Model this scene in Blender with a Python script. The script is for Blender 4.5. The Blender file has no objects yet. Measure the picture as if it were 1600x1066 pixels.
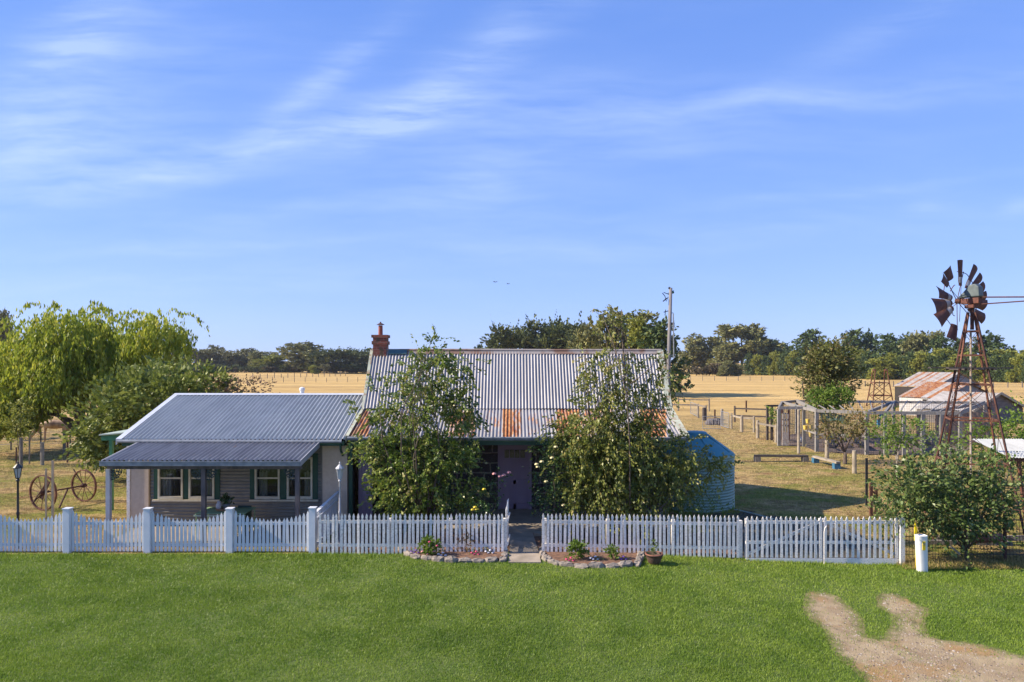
import bpy, math, random
import numpy as np
from mathutils import Vector, Matrix
R = math.radians
ORD = ['first','second','third','fourth','fifth','sixth','seventh','eighth','ninth','tenth','eleventh','twelfth','thirteenth','fourteenth','fifteenth','sixteenth','seventeenth','eighteenth','nineteenth','twentieth','twenty first','twenty second','twenty third','twenty fourth','twenty fifth','twenty sixth']
C = bpy.context.scene.collection
scene = bpy.context.scene
RNG = np.random.default_rng(7)
random.seed(7)

# ---------------------------------------------------------------- camera
F = 1066.67; HY = 566.0; H = 5.0
cam_d = bpy.data.cameras.new("camera"); cam = bpy.data.objects.new("camera", cam_d); C.objects.link(cam)
cam.location = (0, 0, H); cam.rotation_euler = (R(90), 0, 0)
cam_d.lens = 24; cam_d.sensor_width = 36; cam_d.shift_y = 33/1600; cam_d.clip_end = 6000; cam_d.clip_start = .1
scene.camera = cam
# ---------------------------------------------------------------- light
SUN_EL, SUN_AZ = R(34), R(266)
world = bpy.data.worlds.new("World"); scene.world = world; world.use_nodes = True
SUN_STRENGTH, SKY_STRENGTH, EXPOSURE = 5.0, 0.115, 0.85
sd = bpy.data.lights.new("sun", 'SUN'); sun = bpy.data.objects.new("sun", sd); C.objects.link(sun)
sd.energy = SUN_STRENGTH; sd.angle = R(.5); sd.color = (1, .87, .70)
dv = Vector((math.cos(SUN_EL)*math.sin(SUN_AZ), math.cos(SUN_EL)*math.cos(SUN_AZ), math.sin(SUN_EL)))
sun.rotation_euler = dv.to_track_quat('Z', 'Y').to_euler(); sun.location = (-30, 0, 30)
scene.view_settings.view_transform = 'Standard'; scene.view_settings.look = 'None'
scene.view_settings.exposure = EXPOSURE; scene.view_settings.gamma = 1
scene.cycles.max_bounces = 6; scene.cycles.transparent_max_bounces = 12
scene.cycles.use_denoising = True

def build_world():
    nt = world.node_tree; N = nt.nodes; L = nt.links; N.clear()
    out = N.new('ShaderNodeOutputWorld'); bg = N.new('ShaderNodeBackground'); bg.inputs[1].default_value = SKY_STRENGTH
    sky = N.new('ShaderNodeTexSky'); sky.sky_type = 'NISHITA'; sky.sun_disc = False
    sky.sun_elevation = SUN_EL; sky.sun_rotation = SUN_AZ; sky.air_density = 1.0; sky.dust_density = .3; sky.ozone_density = 2.5
    def M(op, a, b=None, c=None):
        n = N.new('ShaderNodeMath'); n.operation = op
        for i, v in enumerate((a, b, c)):
            if v is None: continue
            if isinstance(v, (int, float)): n.inputs[i].default_value = v
            else: L.new(v, n.inputs[i])
        return n.outputs[0]
    tc = N.new('ShaderNodeTexCoord'); sp = N.new('ShaderNodeSeparateXYZ'); L.new(tc.outputs['Generated'], sp.inputs[0])
    dy = M('MAXIMUM', sp.outputs[1], .05)
    u = M('DIVIDE', sp.outputs[0], dy); v = M('DIVIDE', sp.outputs[2], dy)
    cb = N.new('ShaderNodeCombineXYZ'); L.new(u, cb.inputs[0]); L.new(v, cb.inputs[1])
    # warp
    wn = N.new('ShaderNodeTexNoise'); wn.inputs['Scale'].default_value = 3.5; wn.inputs['Detail'].default_value = 3
    L.new(cb.outputs[0], wn.inputs['Vector'])
    ws = N.new('ShaderNodeVectorMath'); ws.operation = 'SUBTRACT'; L.new(wn.outputs['Color'], ws.inputs[0]); ws.inputs[1].default_value = (.5, .5, .5)
    wm = N.new('ShaderNodeVectorMath'); wm.operation = 'SCALE'; L.new(ws.outputs[0], wm.inputs[0]); wm.inputs['Scale'].default_value = .05
    wa = N.new('ShaderNodeVectorMath'); L.new(cb.outputs[0], wa.inputs[0]); L.new(wm.outputs[0], wa.inputs[1])
    W = wa.outputs[0]
    streaks = [(520,205,12,300,30,1.0),(1260,158,5,430,30,.6),(110,80,38,150,60,1.0),(60,240,5,230,55,.9),(720,110,34,200,40,.95),
               (200,285,9,260,22,.55),(360,384,2,220,14,.5),(740,285,3,100,40,.5),(500,130,40,140,26,.9),(1330,300,6,320,9,.35),
               (1448,322,8,34,10,.5),(1595,318,10,30,14,.5),(1350,60,25,220,30,.35),(820,330,2,260,26,.28),(150,160,30,220,80,.5),(900,180,5,300,50,.35),(300,440,0,400,16,.3),(700,400,3,500,30,.28),(1200,360,4,400,20,.22),(450,330,6,300,30,.3),(1000,240,4,360,26,.3)]
    tot = None
    for (px, py, ang, ln, wd, a) in streaks:
        mp = N.new('ShaderNodeMapping'); mp.vector_type = 'TEXTURE'
        mp.inputs['Location'].default_value = ((px-800)/F, (HY-py)/F, 0); mp.inputs['Rotation'].default_value = (0, 0, R(ang))
        mp.inputs['Scale'].default_value = (ln/F, wd/F, 1)
        L.new(W, mp.inputs[0])
        s = N.new('ShaderNodeVectorMath'); s.operation = 'DOT_PRODUCT'; L.new(mp.outputs[0], s.inputs[0]); L.new(mp.outputs[0], s.inputs[1])
        e = M('EXPONENT', M('MULTIPLY', s.outputs['Value'], -1.0)); e = M('MULTIPLY', e, a)
        tot = e if tot is None else M('ADD', tot, e)
    def fib(rot, sx, sy, det):
        mp = N.new('ShaderNodeMapping'); mp.inputs['Rotation'].default_value = (0, 0, R(rot)); mp.inputs['Scale'].default_value = (sx, sy, 1)
        L.new(W, mp.inputs[0]); n = N.new('ShaderNodeTexNoise'); n.inputs['Scale'].default_value = 1; n.inputs['Detail'].default_value = det
        n.inputs['Roughness'].default_value = .62; L.new(mp.outputs[0], n.inputs['Vector']); return n.outputs['Fac']
    f1 = fib(-8, 4, 34, 12); f2 = fib(-40, 5, 30, 12); f3 = fib(-15, 1.5, 4, 4)
    f = M('ADD', M('MULTIPLY', f1, .55), M('MULTIPLY', f2, .45))
    mr = N.new('ShaderNodeMapRange'); L.new(f, mr.inputs[0]); mr.inputs[1].default_value = .38; mr.inputs[2].default_value = .64
    d = M('MULTIPLY', tot, M('ADD', .14, M('MULTIPLY', mr.outputs[0], 1.25)))
    veil = N.new('ShaderNodeMapRange'); L.new(f3, veil.inputs[0]); veil.inputs[1].default_value = .42; veil.inputs[2].default_value = .8; veil.inputs[4].default_value = .5
    d = M('ADD', d, M('MULTIPLY', veil.outputs[0], mr.outputs[0]))
    d = M('MINIMUM', M('MULTIPLY', d, .30), .42)
    hs = N.new('ShaderNodeMix'); hs.data_type = 'RGBA'; hs.blend_type = 'MULTIPLY'; hs.inputs[0].default_value = 1
    L.new(sky.outputs[0], hs.inputs[6]); hs.inputs[7].default_value = SKY_TINT
    gr = N.new('ShaderNodeValToRGB'); e = gr.color_ramp.elements; L.new(M('MULTIPLY', sp.outputs[2], 1.6), gr.inputs[0])
    cols = SKY_RAMP
    while len(e) < len(cols): e.new(.5)
    for i, (q, c) in enumerate(cols): e[i].position = q; e[i].color = (*c, 1)
    gs = N.new('ShaderNodeVectorMath'); gs.operation = 'SCALE'; L.new(gr.outputs[0], gs.inputs[0]); gs.inputs['Scale'].default_value = SKY_GAIN
    hm = N.new('ShaderNodeMix'); hm.data_type = 'RGBA'; hm.inputs[0].default_value = .8; L.new(hs.outputs[2], hm.inputs[6]); L.new(gs.outputs[0], hm.inputs[7])
    mx = N.new('ShaderNodeMix'); mx.data_type = 'RGBA'; L.new(d, mx.inputs[0]); L.new(hm.outputs[2], mx.inputs[6]); mx.inputs[7].default_value = CLOUD
    L.new(mx.outputs[2], bg.inputs[0]); L.new(bg.outputs[0], out.inputs[0])
SKY_TINT = (.85, .95, 1.5, 1)
SKY_RAMP = [(0.0, (.42, .585, 1.0)), (.12, (.36, .53, 1.0)), (.35, (.255, .44, .96)), (.8, (.155, .325, .84))]
SKY_GAIN = 5.0; CLOUD = (4.0, 4.75, 6.0, 1)
build_world()

# ---------------------------------------------------------------- helpers
def P(px, py, Y):
    return Vector(((px-800)*Y/F, Y, H-(py-HY)*Y/F))
def X(px, Y): return (px-800)*Y/F
def Z(py, Y): return H-(py-HY)*Y/F
def sst(t):
    t = np.clip(t, 0, 1); return t*t*(3-2*t)
def gh(x, y):
    x = np.asarray(x, float); y = np.asarray(y, float)
    a = -.24*sst((x-2)/8)*(1-sst((y-18.6)/5))
    b = .02*np.sin(x*.9+y*.4)*np.cos(y*.7)*sst((y-23)/4)*(1-sst((y-80)/40))
    far = sst((y-70)/120)
    c = far*(.35*np.sin(x*.021+1)*np.sin(y*.017)+.2*np.sin(x*.05))
    return a+b+c
def g(x, y): return float(gh(x, y))
def GP(px, py, z0=0.0):
    z = z0
    for _ in range(4):
        Y = (H-z)*F/(py-HY); z = g(X(px, Y), Y)
    return Vector((X(px, Y), Y, z))

class MB:
    def __init__(s): s.v = []; s.f = []
    def add(s, vs, fs):
        o = len(s.v); s.v += [tuple(v) for v in vs]; s.f += [tuple(i+o for i in f) for f in fs]; return s
    def box(s, c, d, rot=None):
        c = Vector(c); vs = []
        for sx in (-.5, .5):
            for sy in (-.5, .5):
                for sz in (-.5, .5):
                    p = Vector((sx*d[0], sy*d[1], sz*d[2]))
                    if rot is not None: p = rot @ p
                    vs.append(c+p)
        return s.add(vs, [(0,1,3,2),(4,6,7,5),(0,4,5,1),(2,3,7,6),(0,2,6,4),(1,5,7,3)])
    def b2(s, a, b):
        a = Vector(a); b = Vector(b); return s.box((a+b)/2, (abs(b.x-a.x), abs(b.y-a.y), abs(b.z-a.z)))
    def beam(s, p0, p1, w, h, up=(0,0,1)):
        p0 = Vector(p0); p1 = Vector(p1); d = (p1-p0); l = d.length; d.normalize(); up = Vector(up)
        if abs(d.dot(up)) > .98: up = Vector((0, 1, 0))
        sd_ = d.cross(up).normalized(); u = sd_.cross(d).normalized()
        vs = []
        for q in (p0, p1):
            for a, b in ((-1,-1),(1,-1),(1,1),(-1,1)): vs.append(q+sd_*a*w/2+u*b*h/2)
        return s.add(vs, [(3,2,1,0),(4,5,6,7),(0,1,5,4),(1,2,6,5),(2,3,7,6),(3,0,4,7)])
    def tube(s, pts, rad, n=8, cap=True):
        pts = [Vector(p) for p in pts]; m = len(pts)
        if not hasattr(rad, '__len__'): rad = [rad]*m
        rings = []; prev = None
        for i, p in enumerate(pts):
            d = (pts[min(i+1, m-1)]-pts[max(i-1, 0)])
            if d.length < 1e-9: d = Vector((0,0,1))
            d.normalize()
            if prev is None: prev = d.orthogonal().normalized()
            u = (prev-d*prev.dot(d));
            u = u.normalized() if u.length > 1e-6 else d.orthogonal().normalized()
            prev = u; w = d.cross(u)
            rings.append([p+(u*math.cos(2*math.pi*k/n)+w*math.sin(2*math.pi*k/n))*rad[i] for k in range(n)])
        vs = [q for r_ in rings for q in r_]; fs = []
        for i in range(m-1):
            for k in range(n): fs.append((i*n+k, i*n+(k+1)%n, (i+1)*n+(k+1)%n, (i+1)*n+k))
        if cap: fs += [tuple(range(n-1, -1, -1)), tuple((m-1)*n+k for k in range(n))]
        return s.add(vs, fs)
    def lathe(s, c, prof, n=16):
        c = Vector(c); vs = []; fs = []
        for r_, z in prof:
            for k in range(n): vs.append(c+Vector((r_*math.cos(2*math.pi*k/n), r_*math.sin(2*math.pi*k/n), z)))
        for i in range(len(prof)-1):
            for k in range(n): fs.append((i*n+k, i*n+(k+1)%n, (i+1)*n+(k+1)%n, (i+1)*n+k))
        fs += [tuple(range(n-1, -1, -1)), tuple((len(prof)-1)*n+k for k in range(n))]
        return s.add(vs, fs)
    def ring(s, c, r_, t, ax_u, ax_v, n=28, a0=0, a1=2*math.pi, m=5):
        c = Vector(c); pts = [c+Vector(ax_u)*r_*math.cos(a0+(a1-a0)*i/n)+Vector(ax_v)*r_*math.sin(a0+(a1-a0)*i/n) for i in range(n+1)]
        return s.tube(pts, t, m)
    def prism(s, poly, off):
        off = Vector(off); n = len(poly); a = [Vector(p) for p in poly]; vs = a+[p+off for p in a]
        fs = [tuple(range(n-1, -1, -1)), tuple(range(n, 2*n))]+[(i, (i+1) % n, n+(i+1) % n, n+i) for i in range(n)]
        return s.add(vs, fs)
    def mesh(s, name, m, smooth=False):
        me = bpy.data.meshes.new(name); me.from_pydata(s.v, [], s.f); me.materials.append(m)
        import bmesh as _b
        bm = _b.new(); bm.from_mesh(me); _b.ops.recalc_face_normals(bm, faces=bm.faces); bm.to_mesh(me); bm.free()
        if smooth: me.polygons.foreach_set('use_smooth', [True]*len(me.polygons))
        me.update(); return me
    def obj(s, name, m, parent=None, smooth=False, bevel=0):
        o = bpy.data.objects.new(name, s.mesh(name, m, smooth)); C.objects.link(o)
        if parent is not None: put(o, parent)
        if bevel:
            b = o.modifiers.new('bevel', 'BEVEL'); b.width = bevel; b.segments = 2; b.limit_method = 'ANGLE'
        return o
def wloc(p):
    v = Vector((0,0,0))
    while p is not None: v += Vector(p.location); p = p.parent
    return v
def put(o, parent):          # parents o (built in world coordinates) to an unrotated parent
    o.parent = parent; o.location = Vector(o.location)-wloc(parent)
def tag(o, label=None, cat=None, group=None, kind=None):
    if label: o['label'] = label
    if cat: o['category'] = cat
    if group: o['group'] = group
    if kind: o['kind'] = kind
    return o
def thing(name, loc, label, cat, group=None):
    o = bpy.data.objects.new(name, None); C.objects.link(o); o.location = loc; o.empty_display_size = .2
    return tag(o, label, cat, group)
def dup(o, label=None, loc=None, parent=None):
    c = o.copy(); C.objects.link(c)
    if parent is not None: c.parent = parent
    if label: c['label'] = label
    if loc is not None: c.location = loc
    for ch in o.children: dup(ch, parent=c)
    return c

# ---------------------------------------------------------------- materials
MATS = {}
def mat(name, col, col2=None, rough=.8, scale=6., metal=0., bump=0., bscale=None, stretch=(1,1,1), spec=.4, det=5, lo=.35, hi=.65, col3=None, s3=40.):
    if name in MATS: return MATS[name]
    m = bpy.data.materials.new(name); m.use_nodes = True; nt = m.node_tree; N = nt.nodes; L = nt.links
    b = N['Principled BSDF']; b.inputs['Roughness'].default_value = rough; b.inputs['Metallic'].default_value = metal
    b.inputs['Specular IOR Level'].default_value = spec
    geo = N.new('ShaderNodeNewGeometry'); mp = N.new('ShaderNodeMapping'); mp.inputs['Scale'].default_value = stretch; L.new(geo.outputs['Position'], mp.inputs[0])
    if col2 is None: col2 = tuple(c*.82 for c in col)
    n = N.new('ShaderNodeTexNoise'); n.inputs['Scale'].default_value = scale; n.inputs['Detail'].default_value = det; L.new(mp.outputs[0], n.inputs['Vector'])
    mr = N.new('ShaderNodeMapRange'); mr.inputs[1].default_value = lo; mr.inputs[2].default_value = hi; L.new(n.outputs['Fac'], mr.inputs[0])
    mx = N.new('ShaderNodeMix'); mx.data_type = 'RGBA'; L.new(mr.outputs[0], mx.inputs[0]); mx.inputs[6].default_value = (*col, 1); mx.inputs[7].default_value = (*col2, 1)
    o = mx.outputs[2]
    if col3:
        n3 = N.new('ShaderNodeTexNoise'); n3.inputs['Scale'].default_value = s3; n3.inputs['Detail'].default_value = 3; L.new(mp.outputs[0], n3.inputs['Vector'])
        m3 = N.new('ShaderNodeMapRange'); m3.inputs[1].default_value = .52; m3.inputs[2].default_value = .66; L.new(n3.outputs['Fac'], m3.inputs[0])
        mx3 = N.new('ShaderNodeMix'); mx3.data_type = 'RGBA'; L.new(m3.outputs[0], mx3.inputs[0]); L.new(o, mx3.inputs[6]); mx3.inputs[7].default_value = (*col3, 1); o = mx3.outputs[2]
    L.new(o, b.inputs['Base Color'])
    if bump:
        bn = N.new('ShaderNodeTexNoise'); bn.inputs['Scale'].default_value = bscale or scale*4; bn.inputs['Detail'].default_value = 6; L.new(mp.outputs[0], bn.inputs['Vector'])
        bp = N.new('ShaderNodeBump'); bp.inputs['Strength'].default_value = bump; bp.inputs['Distance'].default_value = .03
        L.new(bn.outputs['Fac'], bp.inputs['Height']); L.new(bp.outputs[0], b.inputs['Normal'])
    MATS[name] = m; return m
def leafmat(name, cols, trans=.3, rough=.55, patch=None):
    if name in MATS: return MATS[name]
    m = bpy.data.materials.new(name); m.use_nodes = True; nt = m.node_tree; N = nt.nodes; L = nt.links
    b = N['Principled BSDF']; b.inputs['Roughness'].default_value = rough; b.inputs['Specular IOR Level'].default_value = .35
    at = N.new('ShaderNodeAttribute'); at.attribute_name = 'rnd'
    cr = N.new('ShaderNodeValToRGB'); L.new(at.outputs['Fac'], cr.inputs[0])
    e = cr.color_ramp.elements; k = len(cols)
    while len(e) < k: e.new(.5)
    for i, c in enumerate(cols): e[i].position = i/(k-1); e[i].color = (*c, 1)
    o = cr.outputs[0]
    if patch:
        geo = N.new('ShaderNodeNewGeometry'); n = N.new('ShaderNodeTexNoise'); n.inputs['Scale'].default_value = patch[0]; n.inputs['Detail'].default_value = 3; L.new(geo.outputs['Position'], n.inputs['Vector'])
        mr = N.new('ShaderNodeMapRange'); mr.inputs[1].default_value = .42; mr.inputs[2].default_value = .62; L.new(n.outputs['Fac'], mr.inputs[0])
        mx = N.new('ShaderNodeMix'); mx.data_type = 'RGBA'; mx.blend_type = 'MULTIPLY'; L.new(mr.outputs[0], mx.inputs[0]); L.new(o, mx.inputs[6]); mx.inputs[7].default_value = (*patch[1], 1); o = mx.outputs[2]
    L.new(o, b.inputs['Base Color'])
    t = N.new('ShaderNodeBsdfTranslucent'); L.new(o, t.inputs[0])
    ms = N.new('ShaderNodeMixShader'); ms.inputs[0].default_value = trans
    L.new(b.outputs[0], ms.inputs[1]); L.new(t.outputs[0], ms.inputs[2]); L.new(ms.outputs[0], N['Material Output'].inputs[0])
    MATS[name] = m; return m

white = mat('white_paint', (.84,.80,.75), (.76,.72,.67), .55, 5, bump=.1, bscale=60, col3=(.52,.50,.47), s3=26)
white_l = mat('white_paint_clean', (.70,.72,.75), (.62,.65,.69), .5, 4)
cream = mat('cream_paint', (.62,.56,.42), (.50,.44,.32), .6, 8)
render_pink = mat('pink_render', (.64,.52,.40), (.58,.46,.35), .85, 9, bump=.1)
green_paint = mat('dark_green_paint', (.012,.058,.036), (.016,.07,.045), .45, 5)
green_mid = mat('green_paint', (.03,.16,.08), (.025,.12,.06), .5, 5)
door_paint = mat('mauve_paint', (.34,.25,.34), (.29,.21,.29), .5, 3, stretch=(1,1,.3))
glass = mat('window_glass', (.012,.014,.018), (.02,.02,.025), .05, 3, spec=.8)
curtain = mat('curtain_cloth', (.55,.5,.42), (.4,.36,.3), .9, 12, stretch=(6,1,.3))
lace = mat('lace_curtain', (.16,.15,.13), (.08,.07,.06), .9, 25, stretch=(3,1,1))
brick_stone = mat('weathered_timber', (.22,.18,.15), (.12,.10,.085), .9, 4, stretch=(1,1,6), bump=.3, bscale=30)
timber = mat('grey_timber', (.24,.21,.17), (.13,.11,.09), .9, 5, bump=.3, stretch=(2,2,.6))
timber_pale = mat('pale_timber', (.36,.31,.23), (.24,.20,.15), .9, 5, bump=.2)
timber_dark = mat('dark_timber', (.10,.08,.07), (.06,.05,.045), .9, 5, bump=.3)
post_grey = mat('verandah_timber', (.13,.11,.11), (.08,.072,.075), .8, 5, stretch=(2,2,.5))
rust = mat('rusty_steel', (.15,.058,.035), (.08,.032,.022), .85, 7, bump=.3, col3=(.24,.11,.055), s3=18)
rust_dark = mat('dark_rusty_steel', (.10,.04,.028), (.05,.022,.018), .85, 6, bump=.2)
galv = mat('galvanised_steel', (.35,.37,.38), (.24,.25,.27), .5, 8, metal=.5)
black_metal = mat('black_painted_metal', (.018,.02,.022), (.03,.03,.03), .45, 8)
gutter_m = mat('grey_gutter_paint', (.26,.28,.30), (.17,.19,.21), .45, 6)
concrete = mat('worn_concrete', (.36,.30,.23), (.25,.21,.16), .9, 2.5, bump=.2, bscale=40)
stone_m = mat('edging_stone', (.32,.27,.22), (.17,.15,.13), .9, 8, bump=.6, bscale=25)
soil_m = mat('bed_soil', (.22,.12,.07), (.11,.06,.04), .95, 9, bump=.6, bscale=30)
bark = mat('tree_bark', (.16,.12,.09), (.08,.06,.05), .9, 10, bump=.5, stretch=(1,1,.3))
bark_pale = mat('pale_gum_bark', (.38,.33,.27), (.2,.17,.14), .9, 6, bump=.3, stretch=(1,1,.3))
terracotta = mat('terracotta', (.30,.11,.06), (.22,.08,.05), .8, 8)
# ---------------------------------------------------------------- numpy mesh helper
def np_mesh(name, V, Fc, m, rnd=None, smooth=False):
    me = bpy.data.meshes.new(name); n = len(V); k = Fc.shape[1]; nf = len(Fc)
    me.vertices.add(n); me.vertices.foreach_set('co', np.ascontiguousarray(V, dtype=np.float32).ravel())
    me.loops.add(nf*k); me.loops.foreach_set('vertex_index', np.ascontiguousarray(Fc, dtype=np.int32).ravel())
    me.polygons.add(nf); me.polygons.foreach_set('loop_start', np.arange(0, nf*k, k, dtype=np.int32))
    me.polygons.foreach_set('loop_total', np.full(nf, k, dtype=np.int32))
    if smooth: me.polygons.foreach_set('use_smooth', np.ones(nf, dtype=bool))
    if rnd is not None:
        a = me.attributes.new('rnd', 'FLOAT', 'POINT'); a.data.foreach_set('value', np.ascontiguousarray(rnd, dtype=np.float32))
    me.materials.append(m); me.update(calc_edges=True); me.validate(); return me
def mesh_obj(name, me, parent=None):
    o = bpy.data.objects.new(name, me); C.objects.link(o)
    if parent is not None: put(o, parent)
    return o

# ---------------------------------------------------------------- ground
def ground_material():
    m = bpy.data.materials.new('dry_paddock_ground'); m.use_nodes = True; nt = m.node_tree; N = nt.nodes; L = nt.links
    b = N['Principled BSDF']; b.inputs['Roughness'].default_value = .95; b.inputs['Specular IOR Level'].default_value = .1
    geo = N.new('ShaderNodeNewGeometry'); sp = N.new('ShaderNodeSeparateXYZ'); L.new(geo.outputs['Position'], sp.inputs[0])
    def noise(sc, st=(1,1,1), det=6, ro=.55):
        mp = N.new('ShaderNodeMapping'); mp.inputs['Scale'].default_value = st; L.new(geo.outputs['Position'], mp.inputs[0])
        n = N.new('ShaderNodeTexNoise'); n.inputs['Scale'].default_value = sc; n.inputs['Detail'].default_value = det; n.inputs['Roughness'].default_value = ro
        L.new(mp.outputs[0], n.inputs['Vector']); return n.outputs['Fac']
    def rng_(v, a, b_, c=0, d=1):
        r_ = N.new('ShaderNodeMapRange'); r_.inputs[1].default_value = a; r_.inputs[2].default_value = b_; r_.inputs[3].default_value = c; r_.inputs[4].default_value = d; L.new(v, r_.inputs[0]); return r_.outputs[0]
    def mul(a, b_):
        n = N.new('ShaderNodeMath'); n.operation = 'MULTIPLY'; L.new(a, n.inputs[0]); L.new(b_, n.inputs[1]); return n.outputs[0]
    def mix(f, a, c):
        x = N.new('ShaderNodeMix'); x.data_type = 'RGBA'; L.new(f, x.inputs[0])
        for i, q in ((6, a), (7, c)):
            if isinstance(q, tuple): x.inputs[i].default_value = (*q, 1)
            else: L.new(q, x.inputs[i])
        return x.outputs[2]
    straw = mix(rng_(noise(.35, (1,1,1), 8, .65), .35, .65), (.57,.385,.145), (.43,.28,.10))
    # mown paddock streaks in the distance (stripes along x)
    straw = mix(rng_(noise(.12, (.12, 1.2, 1), 6, .6), .42, .66), straw, (.66,.46,.18))
    straw = mix(rng_(noise(.06, (.5, 2.2, 1), 8, .75), .50, .62, 0, .6), straw, (.27,.18,.08))
    straw = mix(rng_(noise(.22, (.10, 1.0, 1), 7, .7), .52, .70), straw, (.33,.21,.08))
    tan = mix(rng_(noise(1.5, (.8,1.3,1), 9, .75), .44, .58), (.50,.35,.15), (.20,.13,.06))
    tan = mix(rng_(noise(7, (.8,1.6,1), 6, .7), .56, .66, 0, .75), tan, (.09,.065,.03))
    near = rng_(sp.outputs[1], 48, 75, 1, 0)
    c = mix(near, straw, tan)
    gm = rng_(noise(.5, (.7,1,1), 8, .72), .44, .58); gy = rng_(sp.outputs[1], 24, 48, 1, .25); gf = rng_(sp.outputs[1], 55, 80, 1, 0)
    c = mix(mul(mul(gm, gy), gf), c, mix(rng_(noise(5, (1,1,1), 5), .4, .6), (.13,.16,.025), (.27,.27,.05)))
    dm = rng_(noise(.9, (.6,1,1), 6), .60, .70); c = mix(mul(dm, near), c, (.24,.12,.06))
    L.new(c, b.inputs['Base Color'])
    bp = N.new('ShaderNodeBump'); bp.inputs['Strength'].default_value = 1; bp.inputs['Distance'].default_value = .2; L.new(noise(3.5, (1,1,1), 10, .75), bp.inputs['Height']); L.new(bp.outputs[0], b.inputs['Normal'])
    return m
def axis(vals):
    out = [vals[0][0]]
    for a, b_, n in vals: out += list(np.linspace(a, b_, n+1)[1:])
    return np.array(out)
def build_ground():
    ys = axis([(-400, 0, 6), (0, 8, 8), (8, 30, 66), (30, 80, 50), (80, 400, 60), (400, 3500, 20)])
    xs = axis([(-3000, -400, 10), (-400, -60, 34), (-60, -24, 24), (-24, 24, 110), (24, 60, 24), (60, 400, 34), (400, 3000, 10)])
    XX, YY = np.meshgrid(xs, ys); ZZ = gh(XX, YY)
    V = np.stack([XX, YY, ZZ], -1).reshape(-1, 3); nx = len(xs); ny = len(ys)
    i, j = np.meshgrid(np.arange(nx-1), np.arange(ny-1)); a = (j*nx+i).ravel()
    Fc = np.stack([a, a+1, a+nx+1, a+nx], -1)
    o = mesh_obj('ground', np_mesh('ground', V, Fc, ground_material(), smooth=True)); tag(o, kind='structure')
build_ground()

# gravel track outline (ground coordinates)
GR = [(265,200),(330,180),(400,210),(470,270),(550,340),(555,380),(540,430),(600,480),(680,500),(780,450),(830,400),(800,340),(740,280),(725,220),(770,190),(830,200),(900,260),(980,300),(940,350),(930,400),(980,470),(1100,500),(1300,520),(1450,550),(1600,600),(2100,720),(2100,1500),(1100,1500),(760,900),(650,740),(560,660),(480,590),(430,510),(360,420),(290,330),(255,260)]
GRP = [GP(1200+a/4, 880+b_/4) for a, b_ in GR]
def inpoly(x, y, poly):
    r_ = np.zeros(len(x), bool); n = len(poly)
    for i in range(n):
        x0, y0 = poly[i][0], poly[i][1]; x1, y1 = poly[(i+1) % n][0], poly[(i+1) % n][1]
        c = ((y0 > y) != (y1 > y)) & (x < (x1-x0)*(y-y0)/(y1-y0+1e-12)+x0); r_ ^= c
    return r_
def vnoise(x, y, s, seed=0):     # cheap value noise
    x = x*s; y = y*s; xi = np.floor(x); yi = np.floor(y); fx = x-xi; fy = y-yi; fx = fx*fx*(3-2*fx); fy = fy*fy*(3-2*fy)
    def h(a, b_): return np.modf(np.abs(np.sin(a*127.1+b_*311.7+seed*17.3)*43758.5453))[0]
    return (h(xi, yi)*(1-fx)+h(xi+1, yi)*fx)*(1-fy)+(h(xi, yi+1)*(1-fx)+h(xi+1, yi+1)*fx)*fy
def track_mask(x, y):
    wx = x+(vnoise(x, y, 2, 1)-.5)*.16+(vnoise(x, y, 13, 2)-.5)*.07; wy = y+(vnoise(x, y, 2, 3)-.5)*.16+(vnoise(x, y, 13, 4)-.5)*.07
    return inpoly(wx, wy, GRP)
FY = 17.72
lawn_m = mat('lawn_thatch', (.075,.12,.022), (.12,.15,.04), .95, 3, bump=.5, bscale=60)
def build_lawn():
    xs = np.arange(-19, 19.01, .25); ys = np.arange(6, 17.91, .25); XX, YY = np.meshgrid(xs, ys)
    YY = YY.copy(); 
    ZZ = gh(XX, YY)+.006; V = np.stack([XX, YY, ZZ], -1).reshape(-1, 3); nx = len(xs); ny = len(ys)
    i, j = np.meshgrid(np.arange(nx-1), np.arange(ny-1)); a = (j*nx+i).ravel(); Fc = np.stack([a, a+1, a+nx+1, a+nx], -1)
    o = mesh_obj('lawn', np_mesh('lawn', V, Fc, lawn_m, smooth=True)); tag(o, kind='structure')
build_lawn()
gravel_m = mat('gravel_track_dirt', (.42,.32,.18), (.29,.21,.12), .95, 2.2, bump=.9, bscale=55, col3=(.36,.22,.09), s3=1.1)
def edge_tint(m):
    nt = m.node_tree; N = nt.nodes; L = nt.links; b = N['Principled BSDF']; src = b.inputs['Base Color'].links[0].from_socket; at = N.new('ShaderNodeAttribute'); at.attribute_name = 'rnd'
    mx = N.new('ShaderNodeMix'); mx.data_type = 'RGBA'; L.new(at.outputs['Fac'], mx.inputs[0]); L.new(src, mx.inputs[6]); mx.inputs[7].default_value = (.17, .165, .05, 1); L.new(mx.outputs[2], b.inputs['Base Color'])
edge_tint(gravel_m)
def soft_mask(x, y, r_=.3):
    s_ = np.zeros(len(x))
    for q in range(12): s_ += track_mask(x+r_*math.cos(q*.524)*(1 if q % 2 else .5), y+r_*math.sin(q*.524)*(1 if q % 2 else .5))/12.
    return s_
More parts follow.
